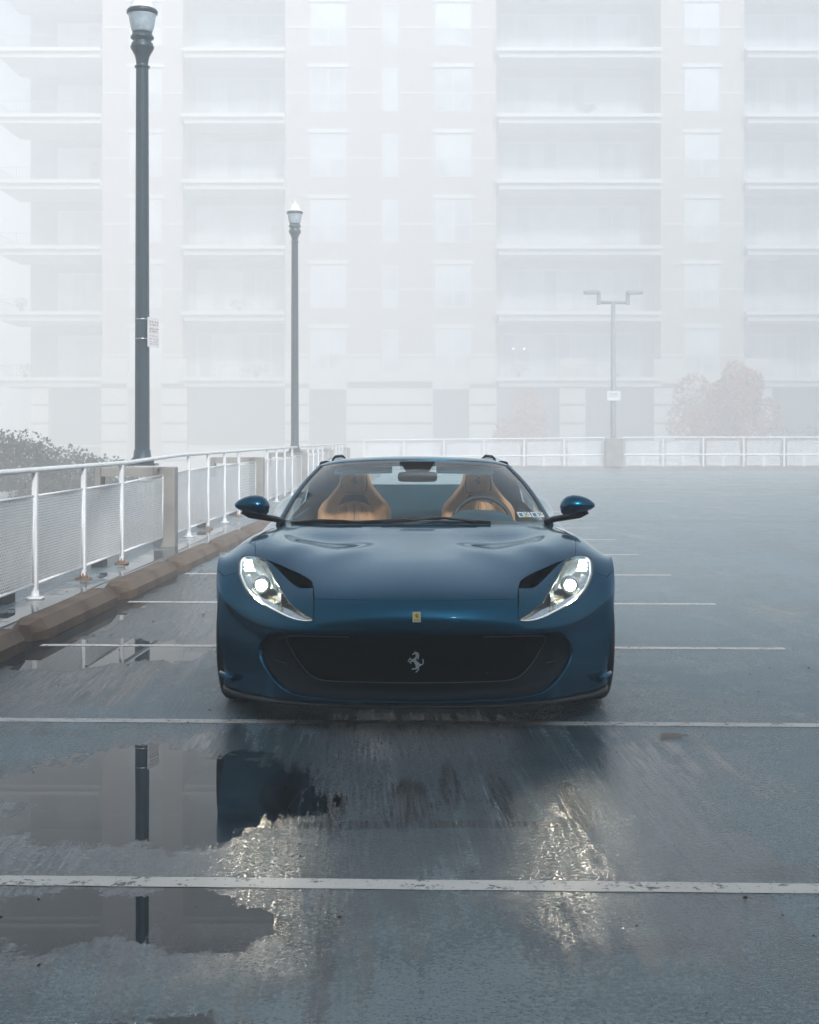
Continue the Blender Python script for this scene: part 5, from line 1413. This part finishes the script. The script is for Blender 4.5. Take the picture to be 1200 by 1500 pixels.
# inner mirror and camera housing
pm = PX(PCX - .03 * F / 8.75 * 0 + 4.7, 698.5, 8.80); zc = Zp(698.5, 8.8); xc = (613.3 - PCX) * 8.8 / F
m = MB(); rows = []
for (x, hh) in ((-.122, .004), (-.118, .024), (-.10, .031), (0, .033), (.10, .031), (.118, .024), (.122, .004)):
    r_ = [(xc + x, 8.80 - .016 * math.cos(a), zc + hh * math.sin(a)) for a in np.linspace(0, 2 * math.pi, 15)]; rows.append(r_)
m.grid(rows); im = cadd(m, 'inner_mirror', 'black')
m = MB(); z0, z1 = Zp(692, 8.82), Zp(676, 8.82)
m.add([(xc - .07, 8.84, z0), (xc + .07, 8.84, z0), (xc + .11, 8.84, z1), (xc - .11, 8.84, z1), (xc - .07, 8.95, z0), (xc + .07, 8.95, z0), (xc + .11, 8.95, z1), (xc - .11, 8.95, z1)], [(0, 1, 2, 3), (0, 4, 5, 1), (1, 5, 6, 2), (3, 7, 4, 0), (2, 6, 7, 3), (4, 7, 6, 5)]); cadd(m, 'camera_housing', 'black', im)
# seats
def seat(xc, quilt):
    hw = [(.30, .25), (.50, .25), (.70, .245), (.80, .240), (.87, .237), (.91, .215), (.953, .172), (1.0, .135), (1.03, .112), (1.06, .099), (1.09, .094), (1.108, .086), (1.117, .06)]
    root = None; rows = []
    for z, w in hw:
        row = []; k = min(1, max(0, (1.0 - z) / .2))
        for s_ in np.linspace(-1, 1, 25):
            bol = .085 * k * abs(s_) ** 3 - .03 * (1 - abs(s_)) ** 1 * 0
            edge = .07 * max(0, (abs(s_) - .86) / .14) ** 2
            row.append((xc + s_ * w, 9.30 + (z - .8) * .22 - bol + edge + (.05 * max(0, (z - 1.09) / .027) ** 2), z))
        rows.append(row)
    back = [[(p[0], p[1] + .11, p[2]) for p in r] for r in rows]
    m = MB(); m.grid(rows); m.grid(back, flip=True)
    m.grid([[r[0] for r in rows], [r[0] for r in back]]); m.grid([[r[-1] for r in rows], [r[-1] for r in back]], flip=True); m.grid([rows[-1], back[-1]])
    root = cadd(m, 'seat_shell', 'tan')
    # headrest pad
    m = MB(); P_ = []
    for z, w in ((.985, .070), (.99, .078), (1.03, .082), (1.08, .084), (1.105, .080), (1.116, .066)):
        P_.append([(xc + s_ * w, 9.30 + (z - .8) * .22 - .020 * (1 - abs(s_) ** 6) * (1 if .99 < z < 1.11 else .2) + .004, z) for s_ in np.linspace(-1, 1, 15)])
    m.grid(P_); hd = cadd(m, 'headrest', 'tan', root)
    m = MB(); m.tube([(xc - .078, 9.318, 1.10), (xc - .083, 9.312, 1.05), (xc - .079, 9.302, .995), (xc - .066, 9.298, .985), (xc + .066, 9.298, .985), (xc + .079, 9.302, .995), (xc + .083, 9.312, 1.05), (xc + .078, 9.318, 1.10)], .0035, 6); cadd(m, 'headrest_seam', 'dash', root)
    he = horse((xc, 9.332, 1.062), .055, .004); cadd(he, 'headrest_emblem', 'dash', root)
    # dark patch painted as the shadowed opening between headrest and cushion
    m = MB(); pl = [(-.082, .945), (-.06, .968), (0, .972), (.06, .968), (.082, .945), (.10, .90), (.055, .925), (0, .932), (-.055, .925), (-.10, .90)]
    m.add([(xc + a, 9.30 + (b - .8) * .22 - .005, b) for a, b in pl], [(0, 1, 8, 9), (1, 2, 7, 8), (2, 3, 6, 7), (3, 4, 5, 6)]); cadd(m, 'seat_opening', 'dash', root)
    # centre cushion
    m = MB(); P_ = []
    for z, w in ((.50, .14), (.75, .145), (.84, .135), (.885, .11), (.915, .075), (.925, .03)):
        P_.append([(xc + s_ * w, 9.30 + (z - .8) * .22 - .012 - .018 * (1 - s_ ** 4) + .004 * math.cos(s_ * 12), z) for s_ in np.linspace(-1, 1, 21)])
    m.grid(P_); cadd(m, 'back_cushion', 'tan', root)
    m = MB()
    for s_ in (-.05, 0, .05): m.tube([(xc + s_, 9.272 + (z - .8) * .22, z) for z in (.6, .75, .85, .905 - abs(s_) * .3)], .002, 5)
    cadd(m, 'cushion_seams', 'dash', root)
    m = MB(); m.bbox(xc - .24, xc + .24, 8.85, 9.3, .32, .48, .05); cadd(m, 'seat_base', 'tan', root)
seat((521 - PCX) * 9.3 / F, True); seat((703 - PCX) * 9.3 / F, False)
# steering wheel
sc_ = Vector(((708 - PCX) * 8.78 / F, 8.78, .805)); m = MB(); tl_ = R(22)
def sw(a, r_, o=0.0): return sc_ + Vector((r_ * math.cos(a), r_ * math.sin(a) * math.sin(tl_) + o, r_ * math.sin(a) * math.cos(tl_)))
m.tube([sw(a, .182) for a in np.linspace(0, 2 * math.pi, 48, endpoint=False)], .0145, 10, closed=True); stw = cadd(m, 'steering_wheel', 'black')
m = MB(); m.lathe([(.005, -.02), (.05, -.016), (.062, 0), (.062, .03)], tuple(sc_), 20, axis='y')
cadd(m, 'wheel_hub', 'dash', stw)
for a in (R(8), R(172), R(-90)):
    m = MB(); m.tube([sw(a, .05), sw(a, .12), sw(a, .175)], [.022, .014, .012], 8); cadd(m, 'wheel_spoke', 'black', stw)
# belts hanging behind the pillars
m = MB(); m.grid([[(.60, 9.62, z), (.635, 9.62, z)] for z in (.55, .8, 1.0)]); both(m, 'seat_belt', 'cabin')
